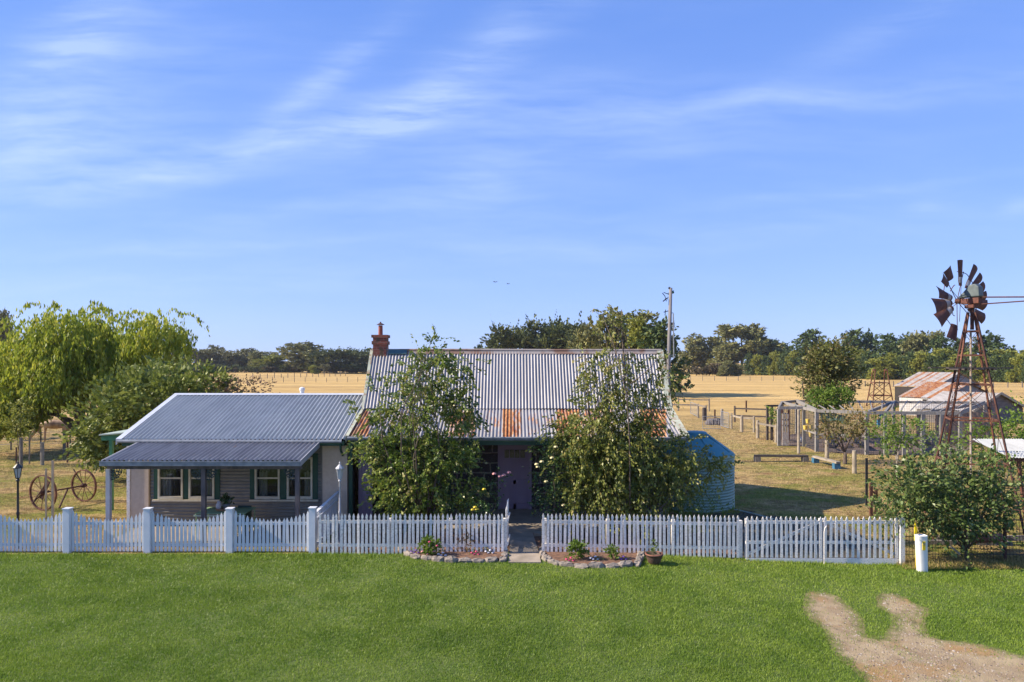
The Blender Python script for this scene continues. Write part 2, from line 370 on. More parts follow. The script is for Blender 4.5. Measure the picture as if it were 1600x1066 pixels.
def build_track():
    xs = np.arange(5.0, 16, .035); ys = np.arange(8.5, 16.2, .035); XX, YY = np.meshgrid(xs, ys); nx = len(xs); ny = len(ys)
    sm = soft_mask(XX.ravel(), YY.ravel()).reshape(ny, nx); msk = sm > .2
    ZZ = gh(XX, YY)+.009+.006*vnoise(XX, YY, 9, 5)
    ea = np.clip((.80-sm+.5*(vnoise(XX, YY, 9, 71)-.5))/.55, 0, 1)
    cell = msk[:-1, :-1] & msk[1:, :-1] & msk[:-1, 1:] & msk[1:, 1:]
    jj, ii = np.nonzero(cell); a = jj*nx+ii; Fc = np.stack([a, a+1, a+nx+1, a+nx], -1)
    used, inv = np.unique(Fc, return_inverse=True); V = np.stack([XX, YY, ZZ], -1).reshape(-1, 3)[used]
    o = mesh_obj('gravel_track', np_mesh('gravel_track', V, inv.reshape(Fc.shape), gravel_m, ea.ravel()[used], smooth=True)); tag(o, kind='structure')
build_track()
def build_stones():
    n = 26000; x = RNG.uniform(4.5, 15, n); y = RNG.uniform(9.5, 16.6, n)
    dens = vnoise(x, y, 1.3, 9)*.7+vnoise(x, y, 4, 8)*.5
    k = track_mask(x, y) & (RNG.random(n) < dens) & (x < y*.78+1); x = x[k]; y = y[k]; n = len(x)
    s = RNG.uniform(.006, .022, n)*(1+.5*(RNG.random(n) > .93)); z = gh(x, y)+.012
    base = np.array([[1,0,0],[0,1,0],[-1,0,0],[0,-1,0],[0,0,.7],[0,0,-.5]]); f = np.array([[0,1,4],[1,2,4],[2,3,4],[3,0,4]])
    a = RNG.uniform(0, 6.28, n); ca, sa = np.cos(a), np.sin(a); B = base[None]*RNG.uniform(.6, 1.3, (n, 6, 3))
    bx = B[:, :, 0]*ca[:, None]-B[:, :, 1]*sa[:, None]; by = B[:, :, 0]*sa[:, None]+B[:, :, 1]*ca[:, None]
    V = np.stack([bx, by, B[:, :, 2]], -1)*s[:, None, None]+np.stack([x, y, z], -1)[:, None]
    Fc = (f[None]+(np.arange(n)*6)[:, None, None]).reshape(-1, 3)
    m = leafmat('gravel_stone', [(.09,.07,.06),(.24,.18,.13),(.33,.27,.20),(.42,.37,.31)], 0, .9)
    tag(mesh_obj('gravel', np_mesh('gravel', V.reshape(-1, 3), Fc, m, np.repeat(RNG.random(n), 6))), 'loose grey and tan stones strewn over the dirt track', 'gravel', kind='stuff')
build_stones()

# beds (used to keep blades out)
BED_L = [GP(a, b_) for a, b_ in ((622,858),(640,868),(680,874),(720,876),(755,877),(788,874),(792,862),(780,852),(700,850),(640,850))]
BED_R = [GP(a, b_) for a, b_ in ((842,858),(846,870),(870,882),(910,888),(960,888),(1000,884),(1006,868),(990,862),(900,858),(850,854))]
PATH = [(-.06, 16.9), (.8, 16.9), (.62, 20.0), (-.10, 20.0)]
grass_m = leafmat('grass_blade', [(.125,.20,.020),(.20,.295,.032),(.275,.37,.048),(.38,.42,.09)], .35, .5, patch=(1.1, (.76,.84,.72)))
def blades(name, x, y, h, w, m, lean=.6, z0=0., rnd=None):
    n = len(x); a = RNG.uniform(0, 6.283, n); la = RNG.uniform(0, 6.283, n); ln = RNG.random(n)*lean*h
    z = gh(x, y)+z0; dx = np.cos(a)*w/2; dy = np.sin(a)*w/2
    V = np.empty((n, 3, 3)); V[:, 0] = np.stack([x-dx, y-dy, z], -1); V[:, 1] = np.stack([x+dx, y+dy, z], -1)
    V[:, 2] = np.stack([x+np.cos(la)*ln, y+np.sin(la)*ln, z+h*RNG.uniform(.75, 1, n)], -1)
    Fc = np.arange(n*3).reshape(-1, 3); r_ = RNG.random(n) if rnd is None else rnd
    return mesh_obj(name, np_mesh(name, V.reshape(-1, 3), Fc, m, np.repeat(r_, 3)))
def build_grass():
    n = 700000; t = RNG.random(n); y = 9.6*np.exp(t*np.log(17.75/9.6)); x = RNG.uniform(-.90, .92, n)*y
    
    soft = np.zeros(n)
    for q in range(8): soft += track_mask(x+.22*math.cos(q*.785)*(1+.5*(q % 2)), y+.22*math.sin(q*.785)*(1+.5*(q % 2)))/8.
    soft = soft_mask(x, y, .24); k = RNG.random(n) > np.clip((soft-.12)/.62, 0, 1)**.6*1.04; k |= (RNG.random(n) < .02+.10*(vnoise(x, y, 2.3, 55) > .62))
    for pl in (BED_L, BED_R, PATH): k &= ~inpoly(x, y, pl)
    pn = vnoise(x, y, .9, 11)*.6+vnoise(x, y, 3.1, 12)*.4
    k &= RNG.random(n) < .62+.6*pn
    x = x[k]; y = y[k]; n = len(x); pn = pn[k]
    h = RNG.uniform(.03, .065, n)*(.75+.45*pn)*(y/13)**.3; edge = np.clip((y-17.2)/.4, 0, 1); h *= 1+.5*edge
    r_ = np.clip(RNG.random(n)*.62+(.5-pn)*.45+.12+edge*.35*RNG.random(n)+.25*(vnoise(x, y, .35, 20)-.5), 0, 1)
    o = blades('lawn_grass', x, y, h, RNG.uniform(.008, .016, n)*(y/12), grass_m, .9, .0, r_)
    tag(o, 'short green mown lawn grass in front of the fence', 'grass', kind='stuff')
build_grass()
dry_m = leafmat('dry_grass_blade', [(.20,.20,.05),(.36,.27,.10),(.50,.37,.16),(.60,.47,.24)], .3, .7)
def build_dry():
    n = 330000; t = RNG.random(n); y = 17.9*np.exp(t*np.log(60/17.9)); x = RNG.uniform(-.8, .8, n)*y
    k = ~((x > -12) & (x < 5.3) & (y > 18.3) & (y < 28)); k &= vnoise(x, y, .6, 30)*.6+vnoise(x, y, 2.5, 31)*.4+.25 > RNG.random(n)
    x = x[k]; y = y[k]; n = len(x); gr = vnoise(x, y, .45, 33)
    r_ = np.clip(RNG.random(n)*.7+.3-(gr > .5)*.55*(y < 42), 0, 1)
    o = blades('dry_grass', x, y, RNG.uniform(.02, .065, n)*(.5+1.3*vnoise(x, y, 1.4, 36)), RNG.uniform(.010, .024, n)*(y/22), dry_m, 1.2, 0, r_)
    tag(o, 'sparse dry yellow and green grass tufts across the paddock', 'grass', kind='stuff')
    # long yellow weeds at the foot of the wire fence on the right
    n = 9000; x = RNG.uniform(9.9, 14.2, n); y = RNG.uniform(17.2, 18.3, n); k = vnoise(x, y, 3, 40) > .35; x = x[k]; y = y[k]; n = len(x)
    o = blades('weeds', x, y, RNG.uniform(.05, .2, n), RNG.uniform(.01, .02, n), dry_m, 1, 0, RNG.random(n)*.7)
    tag(o, 'yellow weeds along the foot of the wire fence', 'weeds', kind='stuff')
build_dry()
# ---------------------------------------------------------------- foliage
def unit(n):
    v = RNG.normal(size=(n, 3)); return v/np.linalg.norm(v, axis=1, keepdims=True)
def leaf_quads(Cn, size, aspect=.55, droop=0., up=.35, dirs=None):
    """diamond leaves: Cn centres, size array"""
    n = len(Cn); d = unit(n) if dirs is None else dirs+unit(n)*.45
    d[:, 2] -= droop; d /= np.linalg.norm(d, axis=1, keepdims=True)
    nn = unit(n); nn[:, 2] += up; s = np.cross(d, nn); s /= (np.linalg.norm(s, axis=1, keepdims=True)+1e-9)
    size = np.broadcast_to(np.asarray(size, float), (n,)); L_ = d*size[:, None]*.5; S = s*(size*aspect)[:, None]*.5
    fold = np.cross(d, s)*(size*.10)[:, None]
    V = np.stack([Cn-L_, Cn+S+fold, Cn+L_, Cn-S+fold], 1).reshape(-1, 3)
    return V, np.arange(n*4).reshape(-1, 4)
def blob_sprays(blobs, leaves_per=10, length=.45, jit=.06, outward=.8, droop=.0, shell=.45, wild=0):
    """blobs: (x,y,z,rx,ry,rz,n sprays). leaves along short twigs that grow outwards, so that the outline is ragged"""
    out = []; dr = []; cr = []
    for (x, y, z, rx, ry, rz, n) in blobs:
        n = int(n); u = unit(n); rad = RNG.random(n)**shell; c = u*rad[:, None]*np.array([rx, ry, rz])+np.array([x, y, z])
        d = u*outward+unit(n)*.6; d[:, 2] -= droop; d /= np.linalg.norm(d, axis=1, keepdims=True)
        ln = length*RNG.uniform(.3, 1.5, n)*(1+(RNG.random(n) > .94)*.8); t = RNG.random((n, leaves_per)); cl = RNG.random(n)
        p = c[:, None]+d[:, None]*(t*ln[:, None])[:, :, None]; p[:, :, 2] -= (t**2)*ln[:, None]*droop*.8
        p += RNG.normal(size=p.shape)*jit; out.append(p.reshape(-1, 3)); dr.append(np.repeat(d, leaves_per, 0)); cr.append(np.repeat(cl, leaves_per))
    if wild:
        for (x, y, z, rx, ry, rz, n) in blobs:
            n = max(1, int(n*wild)); u = unit(n); c = u*np.array([rx, ry, rz])*.9+np.array([x, y, z]); d = u+unit(n)*.5; d[:, 2] += .15; d /= np.linalg.norm(d, axis=1, keepdims=True)
            k = leaves_per; ln = length*RNG.uniform(1.0, 2.0, n); t = RNG.random((n, k)); p = c[:, None]+d[:, None]*(t*ln[:, None])[:, :, None]; p[:, :, 2] -= (t**2)*ln[:, None]*.45
            p += RNG.normal(size=p.shape)*jit*.7; out.append(p.reshape(-1, 3)); dr.append(np.repeat(d, k, 0)); cr.append(np.repeat(RNG.random(n), k))
    return np.concatenate(out), np.concatenate(dr), np.concatenate(cr)
def crown_mesh(name, blobs, m, size, leaves_per=10, length=.45, jit=.06, aspect=.55, outward=.8, droop=0., shell=.45, up=.35, wild=0):
    p, d, cl = blob_sprays(blobs, leaves_per, length, jit, outward, droop, shell, wild)
    n = len(p); V, Fc = leaf_quads(p, size*RNG.uniform(.45, 1.4, n), aspect, droop, up, d)
    r_ = np.clip(cl*.55+RNG.random(n)*.45, 0, 1); return np_mesh(name, V, Fc, m, np.repeat(r_, 4))
def limb(mb, a, b_, r0, r1, bend=.12, k=5, n=6):
    a = Vector(a); b_ = Vector(b_); L_ = (b_-a).length; o = Vector(RNG.normal(size=3))*bend*L_; o.z = abs(o.z)*.3; pts = []
    for i in range(k+1):
        t = i/k; pts.append(a.lerp(b_, t)+o*math.sin(math.pi*t)+Vector(RNG.normal(size=3))*.012*L_*(0 < i < k))
    mb.tube(pts, [r0+(r1-r0)*(i/k) for i in range(k+1)], n); return pts
def trunk_obj(root, base, blobs, r_, m, split=.35, tw=2):
    mb = MB(); base = Vector(base); top = Vector((np.mean([b_[0] for b_ in blobs]), np.mean([b_[1] for b_ in blobs]), min(b_[2] for b_ in blobs)))
    fork = base.lerp(top, split)+Vector((0, 0, 0)); fork.x = base.x*.6+fork.x*.4; fork.y = base.y*.6+fork.y*.4
    limb(mb, base-Vector((0,0,.1)), fork, r_*1.25, r_*.8, .04, 4, 8)
    for b_ in blobs:
        c = Vector(b_[:3]); pts = limb(mb, fork, c+Vector((0,0,b_[5]*.4)), r_*.55, r_*.12, .10)
        for _ in range(tw):
            u = Vector(unit(1)[0]); limb(mb, pts[3], c+Vector((u.x*b_[3], u.y*b_[4], u.z*b_[5]))*.85, r_*.2, r_*.04, .12, 3, 4)
    return mb.obj('trunk', m, root, True)
def tree(name, base, blobs, lm, size, label, cat='tree', group=None, tr=.12, bm=None, crown='crown', **kw):
    root = thing(name, base, label, cat, group); trunk_obj(root, base, blobs, tr, bm or bark)
    mesh_obj(crown, crown_mesh(crown, blobs, lm, size, **kw), root); return root
LF = {}
lm_front = leafmat('green_orchard_leaf', [(.035,.062,.013),(.085,.145,.022),(.17,.235,.038),(.29,.32,.07),(.34,.25,.11)], .3, .4)
lm_frontr = leafmat('yellowgreen_vine_leaf', [(.045,.066,.014),(.11,.14,.026),(.20,.23,.042),(.30,.30,.075),(.32,.23,.09)], .32, .42)
lm_willow = leafmat('willow_leaf', [(.13,.18,.02),(.24,.31,.03),(.37,.41,.045),(.52,.48,.065)], .42, .5)
lm_bush = leafmat('olive_shrub_leaf', [(.055,.08,.018),(.13,.17,.03),(.23,.27,.05),(.34,.35,.09)], .25, .5)
lm_red = leafmat('reddish_shrub_leaf', [(.06,.06,.03),(.12,.10,.05),(.20,.11,.07),(.24,.13,.09)], .25, .6)
lm_rose = leafmat('dark_glossy_leaf', [(.015,.035,.012),(.03,.07,.02),(.06,.12,.03),(.12,.17,.06)], .2, .3)
lm_camel = leafmat('camellia_leaf', [(.04,.07,.022),(.085,.135,.035),(.155,.21,.055),(.27,.29,.11)], .2, .42)
lm_gum = leafmat('eucalypt_leaf', [(.11,.12,.05),(.17,.18,.065),(.24,.24,.08),(.32,.29,.11)], .2, .6)
lm_gumg = leafmat('grey_eucalypt_leaf', [(.12,.125,.06),(.18,.18,.075),(.25,.24,.095)], .2, .6)
lm_pine = leafmat('pine_needle', [(.042,.072,.024),(.07,.11,.032),(.12,.16,.04)], .12, .6)
lm_cyp = leafmat('cypress_leaf', [(.055,.08,.026),(.09,.115,.034),(.15,.16,.045)], .12, .6)
lm_yg = leafmat('yellowgreen_leaf', [(.15,.18,.03),(.25,.27,.045),(.36,.35,.06)], .3, .6)
lm_scrub = leafmat('brown_scrub_leaf', [(.06,.06,.03),(.12,.10,.05),(.20,.15,.08)], .2, .7)
lm_fresh = leafmat('fresh_green_leaf', [(.08,.14,.02),(.14,.22,.03),(.23,.31,.05)], .4, .5)

# the two big trees in front of the stone cottage
def bl(px, py, Y, wpx, hpx, dep, n):
    return (X(px, Y), Y, Z(py, Y), wpx*Y/F/2, dep/2, hpx*Y/F/2, n)
YL = 19.3
B1 = [bl(660,770,YL,165,70,1.9,270), bl(652,715,YL,165,90,1.9,260), bl(665,650,YL,165,90,1.8,260), bl(672,600,YL,120,80,1.5,170), bl(680,560,YL,80,50,1.1,60),
      bl(612,752,YL-.1,66,66,1.2,60), bl(590,700,YL,60,40,1.1,48), bl(722,700,YL,50,70,1.1,50), bl(605,655,YL,50,40,1.,40), bl(715,630,YL,55,60,1.,65),
      bl(676,532,YL,16,30,.3,12), bl(640,600,YL,60,40,.8,30), bl(718,575,YL,40,40,.7,22), bl(735,770,YL,40,50,.9,30), bl(590,610,YL,70,26,.6,16), bl(735,655,YL,46,30,.7,22), bl(650,552,YL,34,30,.5,14), bl(570,700,YL,46,40,.7,22), bl(565,640,YL,40,20,.5,9)]
tree('garden_tree', (X(668, YL), YL, g(X(668, YL), YL)), [(*b[:6], b[6]*(.90 if b[2] < 2.6 else .62)) for b in B1], lm_front, .090, 'tall leafy green tree in front of the stone cottage, left of the mauve door', tr=.045,
     leaves_per=22, length=.36, jit=.038, aspect=.62, droop=.2, shell=.6, wild=.10)
YR = 19.1
B2 = [bl(930,760,YR,135,80,2.0,300), bl(935,700,YR,145,90,2.1,330), bl(990,720,YR,120,90,2.0,260), bl(945,655,YR,110,80,1.8,210), bl(1045,750,YR,90,90,1.7,150),
      bl(1000,660,YR,110,80,1.7,160), bl(955,605,YR,105,70,1.5,120), bl(890,690,YR,60,90,1.4,90), bl(1060,705,YR,80,60,1.4,90), bl(1005,600,YR,100,70,1.2,80),
      bl(925,575,YR,60,50,1.,34), bl(970,560,YR,50,40,.8,22), bl(972,500,YR,22,46,.35,16), bl(940,492,YR,28,18,.4,9), bl(1035,590,YR,40,70,.8,36), bl(870,675,YR,36,60,.7,16),
      bl(1105,715,YR,46,40,.7,30), bl(1122,730,YR,24,36,.5,16), bl(975,540,YR,24,50,.4,11), bl(945,530,YR,30,40,.5,8), bl(960,820,YR-.9,60,36,.3,14), bl(1000,830,YR-1.0,40,36,.3,8), bl(1000,790,YR-.5,90,50,.7,60), bl(915,560,YR,34,30,.4,12), bl(1020,562,YR,30,20,.5,6)]
t2 = tree('garden_tree', (X(985, YR), YR, g(X(985, YR), YR)), [(*b[:6], b[6]*(.90 if b[2] < 2.8 else .62)) for b in B2], lm_frontr, .084, 'sprawling yellow green tree in front of the cottage roof, right of the mauve door', tr=.045,
     leaves_per=22, length=.40, jit=.038, aspect=.6, droop=.5, shell=.6, wild=.08)
mb = MB(); limb(mb, P(975, 640, YR), P(971, 484, YR), .03, .012, .01); limb(mb, P(971, 520, YR), P(933, 490, YR), .012, .005, .05)
for a, b_ in (((985,600),(1030,556)),((1030,556),(1050,580)),((960,640),(905,590)),((1000,650),(1045,640))): limb(mb, P(*a, YR-.4), P(*b_, YR-.6), .014, .006, .1)
mb.obj('branch', bark, t2, True)

# roses and shrubs behind the picket fence
def rose_blooms(root, spots, Y, m, r_=.055):
    for px, py in spots:
        mb_ = MB(); c = P(px, py, Y)
        for k in range(9):
            a = k*2.4; q = .25+.07*k
            d = Vector((math.cos(a)*q, math.sin(a)*q, .25)); nrm = Vector((math.cos(a)*.8, math.sin(a)*.8, .7)).normalized(); t_ = nrm.orthogonal().normalized(); w_ = nrm.cross(t_)
            pts = [c+d*r_+(t_*math.cos(j*1.047)+w_*math.sin(j*1.047))*r_*.55 for j in range(6)]; mb_.prism(pts, nrm*r_*.12)
        mb_.obj('rose_bloom', m, root)
petal_y = mat('cream_petal', (.80,.70,.38), (.75,.6,.25), .7, 30); petal_p = mat('pink_petal', (.72,.32,.28), (.6,.25,.24), .7, 30)
petal_yy = mat('yellow_petal', (.75,.60,.05), (.7,.5,.03), .7, 30); petal_m = mat('magenta_petal', (.62,.06,.16), (.5,.04,.12), .7, 30); petal_v = mat('violet_petal', (.12,.05,.28), (.2,.08,.3), .7, 30); petal_w = mat('white_petal', (.7,.66,.66), (.6,.55,.6), .7, 30)
YB = 18.9
r1 = tree('rose_bush', (X(862, YB), YB, g(X(862, YB), YB)), [bl(858,745,YB,46,70,.8,90), bl(868,790,YB,60,50,.8,90), bl(862,705,YB,50,40,.6,40)], lm_rose, .062,
     'dark green rose bush with pale yellow roses, just right of the door', 'rose bush', tr=.025, leaves_per=10, length=.3, jit=.04, aspect=.65)
rose_blooms(r1, [(840,730),(853,753),(868,699),(862,716),(838,726),(880,790),(846,722)], YB-.45, petal_y)
r2 = tree('rose_bush', (X(760, YB), YB, g(X(760, YB), YB)), [bl(758,782,YB,46,46,.7,50), bl(775,752,YB,20,22,.4,12)], lm_rose, .062,
     'rose bush with pink blooms reaching towards the left side of the mauve door', 'rose bush', tr=.02, leaves_per=10, length=.25, jit=.04, aspect=.65)
rose_blooms(r2, [(787,743),(795,739),(781,745),(772,741)], YB-.25, petal_p, .06)
r3 = tree('rose_bush', (X(738, 18.4), 18.4, g(X(738, 18.4), 18.4)), [bl(742,800,18.4,40,34,.5,40)], lm_rose, .055,
     'low rose bush with yellow blooms just above the fence, left of the open gate', 'rose bush', tr=.015, leaves_per=8, length=.2, jit=.03, aspect=.65)
rose_blooms(r3, [(738,797),(742,793),(756,765),(745,796)], 18.15, petal_yy, .05)
tree('shrub', (X(1085, 19.6), 19.6, 0), [bl(1085,785,19.6,70,50,1.2,110), bl(1062,800,19.6,60,40,1,70), bl(1128,802,19.2,40,16,.6,30)], lm_fresh, .06,
     'bright green shrub in front of the blue water tank', 'shrub', tr=.03, leaves_per=10, length=.3, jit=.04)
# camellia-like bush by the wire fence
YC = 17.9
B3 = [bl(1430,785,YC,90,80,1.3,120), bl(1405,765,YC,60,60,1.,60), bl(1475,800,YC,90,80,1.4,150), bl(1520,790,YC,90,90,1.4,160), bl(1460,750,YC,80,60,1.2,75), bl(1530,745,YC,60,60,1.1,60), bl(1400,800,YC,60,30,.8,32), bl(1558,790,YC,40,60,.9,45), bl(1500,828,YC,50,30,.8,30), bl(1440,735,YC,80,50,1,24), bl(1500,735,YC,70,50,1,26), bl(1575,760,YC,50,70,.9,30), bl(1395,735,YC,50,60,.8,22)]
tree('camellia_bush', (X(1515, YC), YC, g(X(1515, YC), YC)), [(*b[:6], b[6]*.92) for b in B3], lm_camel, .10, 'large glossy dark green bush at the wire fence below the windmill', 'bush', tr=.045,
     leaves_per=13, length=.42, jit=.05, aspect=.6, wild=.15)

# willow and the bush behind the left wing
def willow():
    Yw = 38.; base = Vector((X(135, Yw), Yw, 0)); root = thing('willow_tree', base, 'big weeping willow with trailing yellow green strands behind the cart wheels', 'tree')
    blobs = [bl(60,560,Yw,110,110,5,1), bl(110,520,Yw,100,80,5,1), bl(150,548,Yw,96,90,5,1), bl(244,530,Yw,88,80,4.5,1), bl(30,610,Yw-1,110,90,4.5,1), bl(105,585,Yw-1,110,80,5,1), bl(200,590,Yw,110,80,4.5,1), bl(14,650,Yw-1.5,80,60,4,1), bl(-20,590,Yw,100,120,5,1)]
    trunk_obj(root, base, blobs, .32, bark, .45, 3)
    P_, D_, R_, S_ = [], [], [], []
    for (x, y, z, rx, ry, rz, _), ns in zip(blobs, (420, 300, 380, 330, 420, 360, 280, 330, 300)):
        u = unit(ns); st = u*(RNG.random(ns)**.45)[:, None]*np.array([rx, ry, rz])+np.array([x, y, z])
        ln = RNG.uniform(.35, 1.0, ns)*(1+1.2*(RNG.random(ns) > .75)); ln = np.minimum(ln, np.maximum(.15, st[:, 2]-np.where(st[:, 0] < X(45, 38), .9, 2.35))); k = 20; t = RNG.random((ns, k)); out = u.copy(); out[:, 2] = 0
        p = st[:, None]+out[:, None]*(np.sqrt(t)*.45)[:, :, None]; p[:, :, 2] -= (t*ln[:, None])-(t*.25*(1-t)); p += RNG.normal(size=p.shape)*.09
        P_.append(p.reshape(-1, 3)); R_.append(np.clip(np.repeat(RNG.random(ns), k)*.6+RNG.random(ns*k)*.4, 0, 1))
    for (x, y, z, rx, ry, rz, _) in blobs[:6]:       # arching sprays that break the outline
        ns = 14; a = RNG.uniform(0, 6.28, ns); st = np.stack([x+np.cos(a)*rx*.7, y+np.sin(a)*ry*.5, z+rz*RNG.uniform(.75, 1.0, ns)], -1); k = 34; t = RNG.random((ns, k)); ln = RNG.uniform(1.0, 2.0, ns)
        p = st[:, None]+np.stack([np.cos(a)[:, None]*t*ln[:, None], np.sin(a)[:, None]*t*ln[:, None], (.9*t-1.5*t*t)*ln[:, None]], -1)+RNG.normal(size=(ns, k, 3))*.05; P_.append(p.reshape(-1, 3)); R_.append(RNG.random(ns*k)*.8+.1)
    p = np.concatenate(P_); n = len(p); d = np.tile(np.array([.0, 0, -1.]), (n, 1)); V, Fc = leaf_quads(p, RNG.uniform(.14, .32, n), .34, 0, .1, d)
    mesh_obj('crown', np_mesh('crown', V, Fc, lm_willow, np.repeat(np.concatenate(R_), 4)), root)
willow()
Yb = 29.
tree('large_shrub', (X(215, Yb), Yb, 0), [bl(170,660,Yb,90,100,3,210), bl(215,640,Yb,120,110,3.5,300), bl(265,625,Yb,110,90,3.5,260), bl(310,605,Yb+1,90,60,3,150), bl(150,690,Yb,50,60,2,75), bl(190,700,Yb,90,60,2.4,130), bl(240,690,Yb+.5,90,80,3,120), bl(240,590,Yb+1,70,50,2.4,70), bl(330,625,Yb+1,60,40,2,80)],
     lm_bush, .20, 'broad olive green shrub behind the left wing, under the willow', 'shrub', tr=.1, leaves_per=12, length=.6, jit=.1)
tree('reddish_shrub', (X(378, 30), 30, 0), [bl(380,610,30,60,40,1.8,70), bl(352,612,30,50,40,1.8,50)], lm_red, .12, 'reddish brown leafed shrub above the ridge of the left wing', 'shrub', tr=.06, leaves_per=10, length=.55, jit=.08)
# sapling among the horses
tree('sapling', (X(30, 33), 33, 0), [bl(28,668,33,38,48,1,60), bl(32,640,33,26,40,.9,34)], lm_yg, .14, 'thin young tree with yellow green leaves beside the horses', 'sapling', tr=.03, leaves_per=9, length=.4, jit=.06)
# fruit trees near the aviary
tree('plum_tree', (X(1320, 33.5), 33.5, 0), [bl(1318,672,33.5,64,34,2,90), bl(1345,662,33.5,38,40,1.6,60), bl(1295,668,33.5,36,24,1.2,30)], leafmat('plum_leaf', [(.05,.06,.02),(.12,.13,.03),(.20,.15,.05),(.26,.12,.05)], .3), .13, 'small gnarled fruit tree with russet leaves beside the aviary', 'fruit tree', tr=.09, leaves_per=10, length=.5, jit=.08)
tree('fruit_tree', (X(1403, 29), 29, 0), [bl(1383,674,29,46,40,1.5,60), bl(1420,674,29,46,46,1.6,70), bl(1398,690,29,50,24,1.4,30)], lm_fresh, .12, 'small forked fruit tree with yellow green leaves in front of the aviary', 'fruit tree', tr=.06, bm=bark_pale, leaves_per=10, length=.4, jit=.07)
tree('orchard_bush', (X(1550, 27), 27, 0), [bl(1535,695,27,60,70,2,110), bl(1575,690,27,70,80,2,130), bl(1605,660,27,40,60,1.6,60), bl(1610,700,27,60,80,2,80)], lm_fresh, .13, 'bright green leafy bush seen through the windmill tower', 'bush', tr=.06, leaves_per=10, length=.45, jit=.08)
tree('orchard_shrub', (X(1468, 25), 25, 0), [bl(1468,695,25,40,50,1.2,36), bl(1480,720,25,50,40,1.2,30)], lm_camel, .10, 'sparse upright shrub at the left leg of the windmill', 'shrub', tr=.03, leaves_per=9, length=.4, jit=.07)
YA = 44.
tree('yard_tree', (X(1294, YA), YA, 0), [bl(1275,578,YA,46,60,2.2,150), bl(1300,562,YA,54,56,2.2,190), bl(1312,595,YA,48,50,2.2,160), bl(1280,603,YA,54,34,2,110)], leafmat('two_tone_leaf', [(.07,.08,.02),(.12,.14,.03),(.17,.16,.05),(.21,.14,.07)], .25), .2, 'tall bushy tree with russet and green leaves behind the aviary', 'tree', tr=.13, leaves_per=12, length=.7, jit=.1)
tree('yard_bush', (X(1292, 42), 42, 0), [bl(1280,625,42,38,28,1.6,110), bl(1308,622,42,42,34,1.6,130)], lm_fresh, .17, 'light green bush on the aviary roof line beneath the tall bushy tree', 'bush', tr=.06, leaves_per=10, length=.5, jit=.08)

# ---- distant trees: unit prototypes (height 1, width 1) copied with their trunks
def proto(kind, m, seed, bm_):
    global RNG
    old = RNG; RNG = np.random.default_rng(seed); bl_ = []
    if kind == 'gum':
        for i in range(11):
            a = RNG.uniform(0, 6.28); q = RNG.uniform(.1, .36); z = RNG.uniform(.42, .9) - q*.25
            bl_.append((math.cos(a)*q, math.sin(a)*q, z, RNG.uniform(.11, .19), RNG.uniform(.11, .19), RNG.uniform(.08, .14), 75))
        kw = dict(size=.048, leaves_per=12, length=.06, jit=.015, shell=.5); base_r = .022
    elif kind == 'gumlow':
        for i in range(14):
            a = RNG.uniform(0, 6.28); q = RNG.uniform(.0, .34); z = .10+.78*i/13
            bl_.append((math.cos(a)*q*(1.1-z*.4), math.sin(a)*q, z, RNG.uniform(.16, .24), RNG.uniform(.16, .24), RNG.uniform(.10, .16), 62))
        kw = dict(size=.052, leaves_per=12, length=.06, jit=.015, shell=.5); base_r = .02
    elif kind == 'pine':
        for i in range(15):
            z = .08+.84*i/14; w = .46*(1-z)**.6+.06; a = i*2.4
            bl_.append((math.cos(a)*w*.45, math.sin(a)*w*.45, z, w*.72, w*.72, .075, 70*w+16))
        kw = dict(size=.052, leaves_per=13, length=.08, jit=.012, shell=.5, outward=1.0, up=.8); base_r = .02
    elif kind == 'cypress':
        for i in range(22):
            z = RNG.uniform(.2, .88); a = RNG.uniform(0, 6.28); q = RNG.uniform(.05, .36)
            bl_.append((math.cos(a)*q, math.sin(a)*q, z, RNG.uniform(.12, .2), RNG.uniform(.12, .2), RNG.uniform(.05, .08), 55))
        kw = dict(size=.048, leaves_per=13, length=.11, jit=.01, shell=.6, outward=1.3, up=.9, droop=-.25); base_r = .03
    else:
        for i in range(7):
            a = RNG.uniform(0, 6.28); q = RNG.uniform(0, .3)
            bl_.append((math.cos(a)*q, math.sin(a)*q, RNG.uniform(.3, .7), .24, .24, .24, 45))
        kw = dict(size=.10, leaves_per=10, length=.12, jit=.03, shell=.5); base_r = .03
    mb_ = MB(); top = Vector((0, 0, .75)); limb(mb_, (0, 0, -.02), top, base_r, base_r*.4, .02, 5, 6)
    for b_ in bl_[:10]: limb(mb_, (0, 0, max(.08, b_[2]*.55)), b_[:3], base_r*.4, base_r*.1, .1, 3, 4)
    tm = mb_.mesh('trunk', bm_, True); cm = crown_mesh('crown', bl_, m, **kw); RNG = old; return tm, cm
PR = {'gum': [proto('gum', lm_gum, 11, bark_pale), proto('gum', lm_gum, 12, bark_pale)], 'gumg': [proto('gumlow', lm_gumg, 13, bark_pale), proto('gum', lm_gumg, 14, bark_pale), proto('gumlow', lm_gumg, 18, bark_pale), proto('gumlow', lm_gumg, 19, bark_pale)],
      'gumlow': [proto('gumlow', lm_gum, 15, bark_pale), proto('gumlow', lm_gum, 16, bark_pale)],
      'pine': [proto('pine', lm_pine, 21, bark), proto('pine', lm_pine, 22, bark), proto('pine', lm_pine, 23, bark)], 'cypress': [proto('cypress', lm_cyp, 31, bark), proto('cypress', lm_cyp, 32, bark)],
      'yg': [proto('gumlow', lm_yg, 41, bark), proto('gumlow', lm_yg, 42, bark)], 'shrub': [proto('shrub', lm_scrub, 51, bark)], 'dshrub': [proto('shrub', lm_cyp, 52, bark)]}
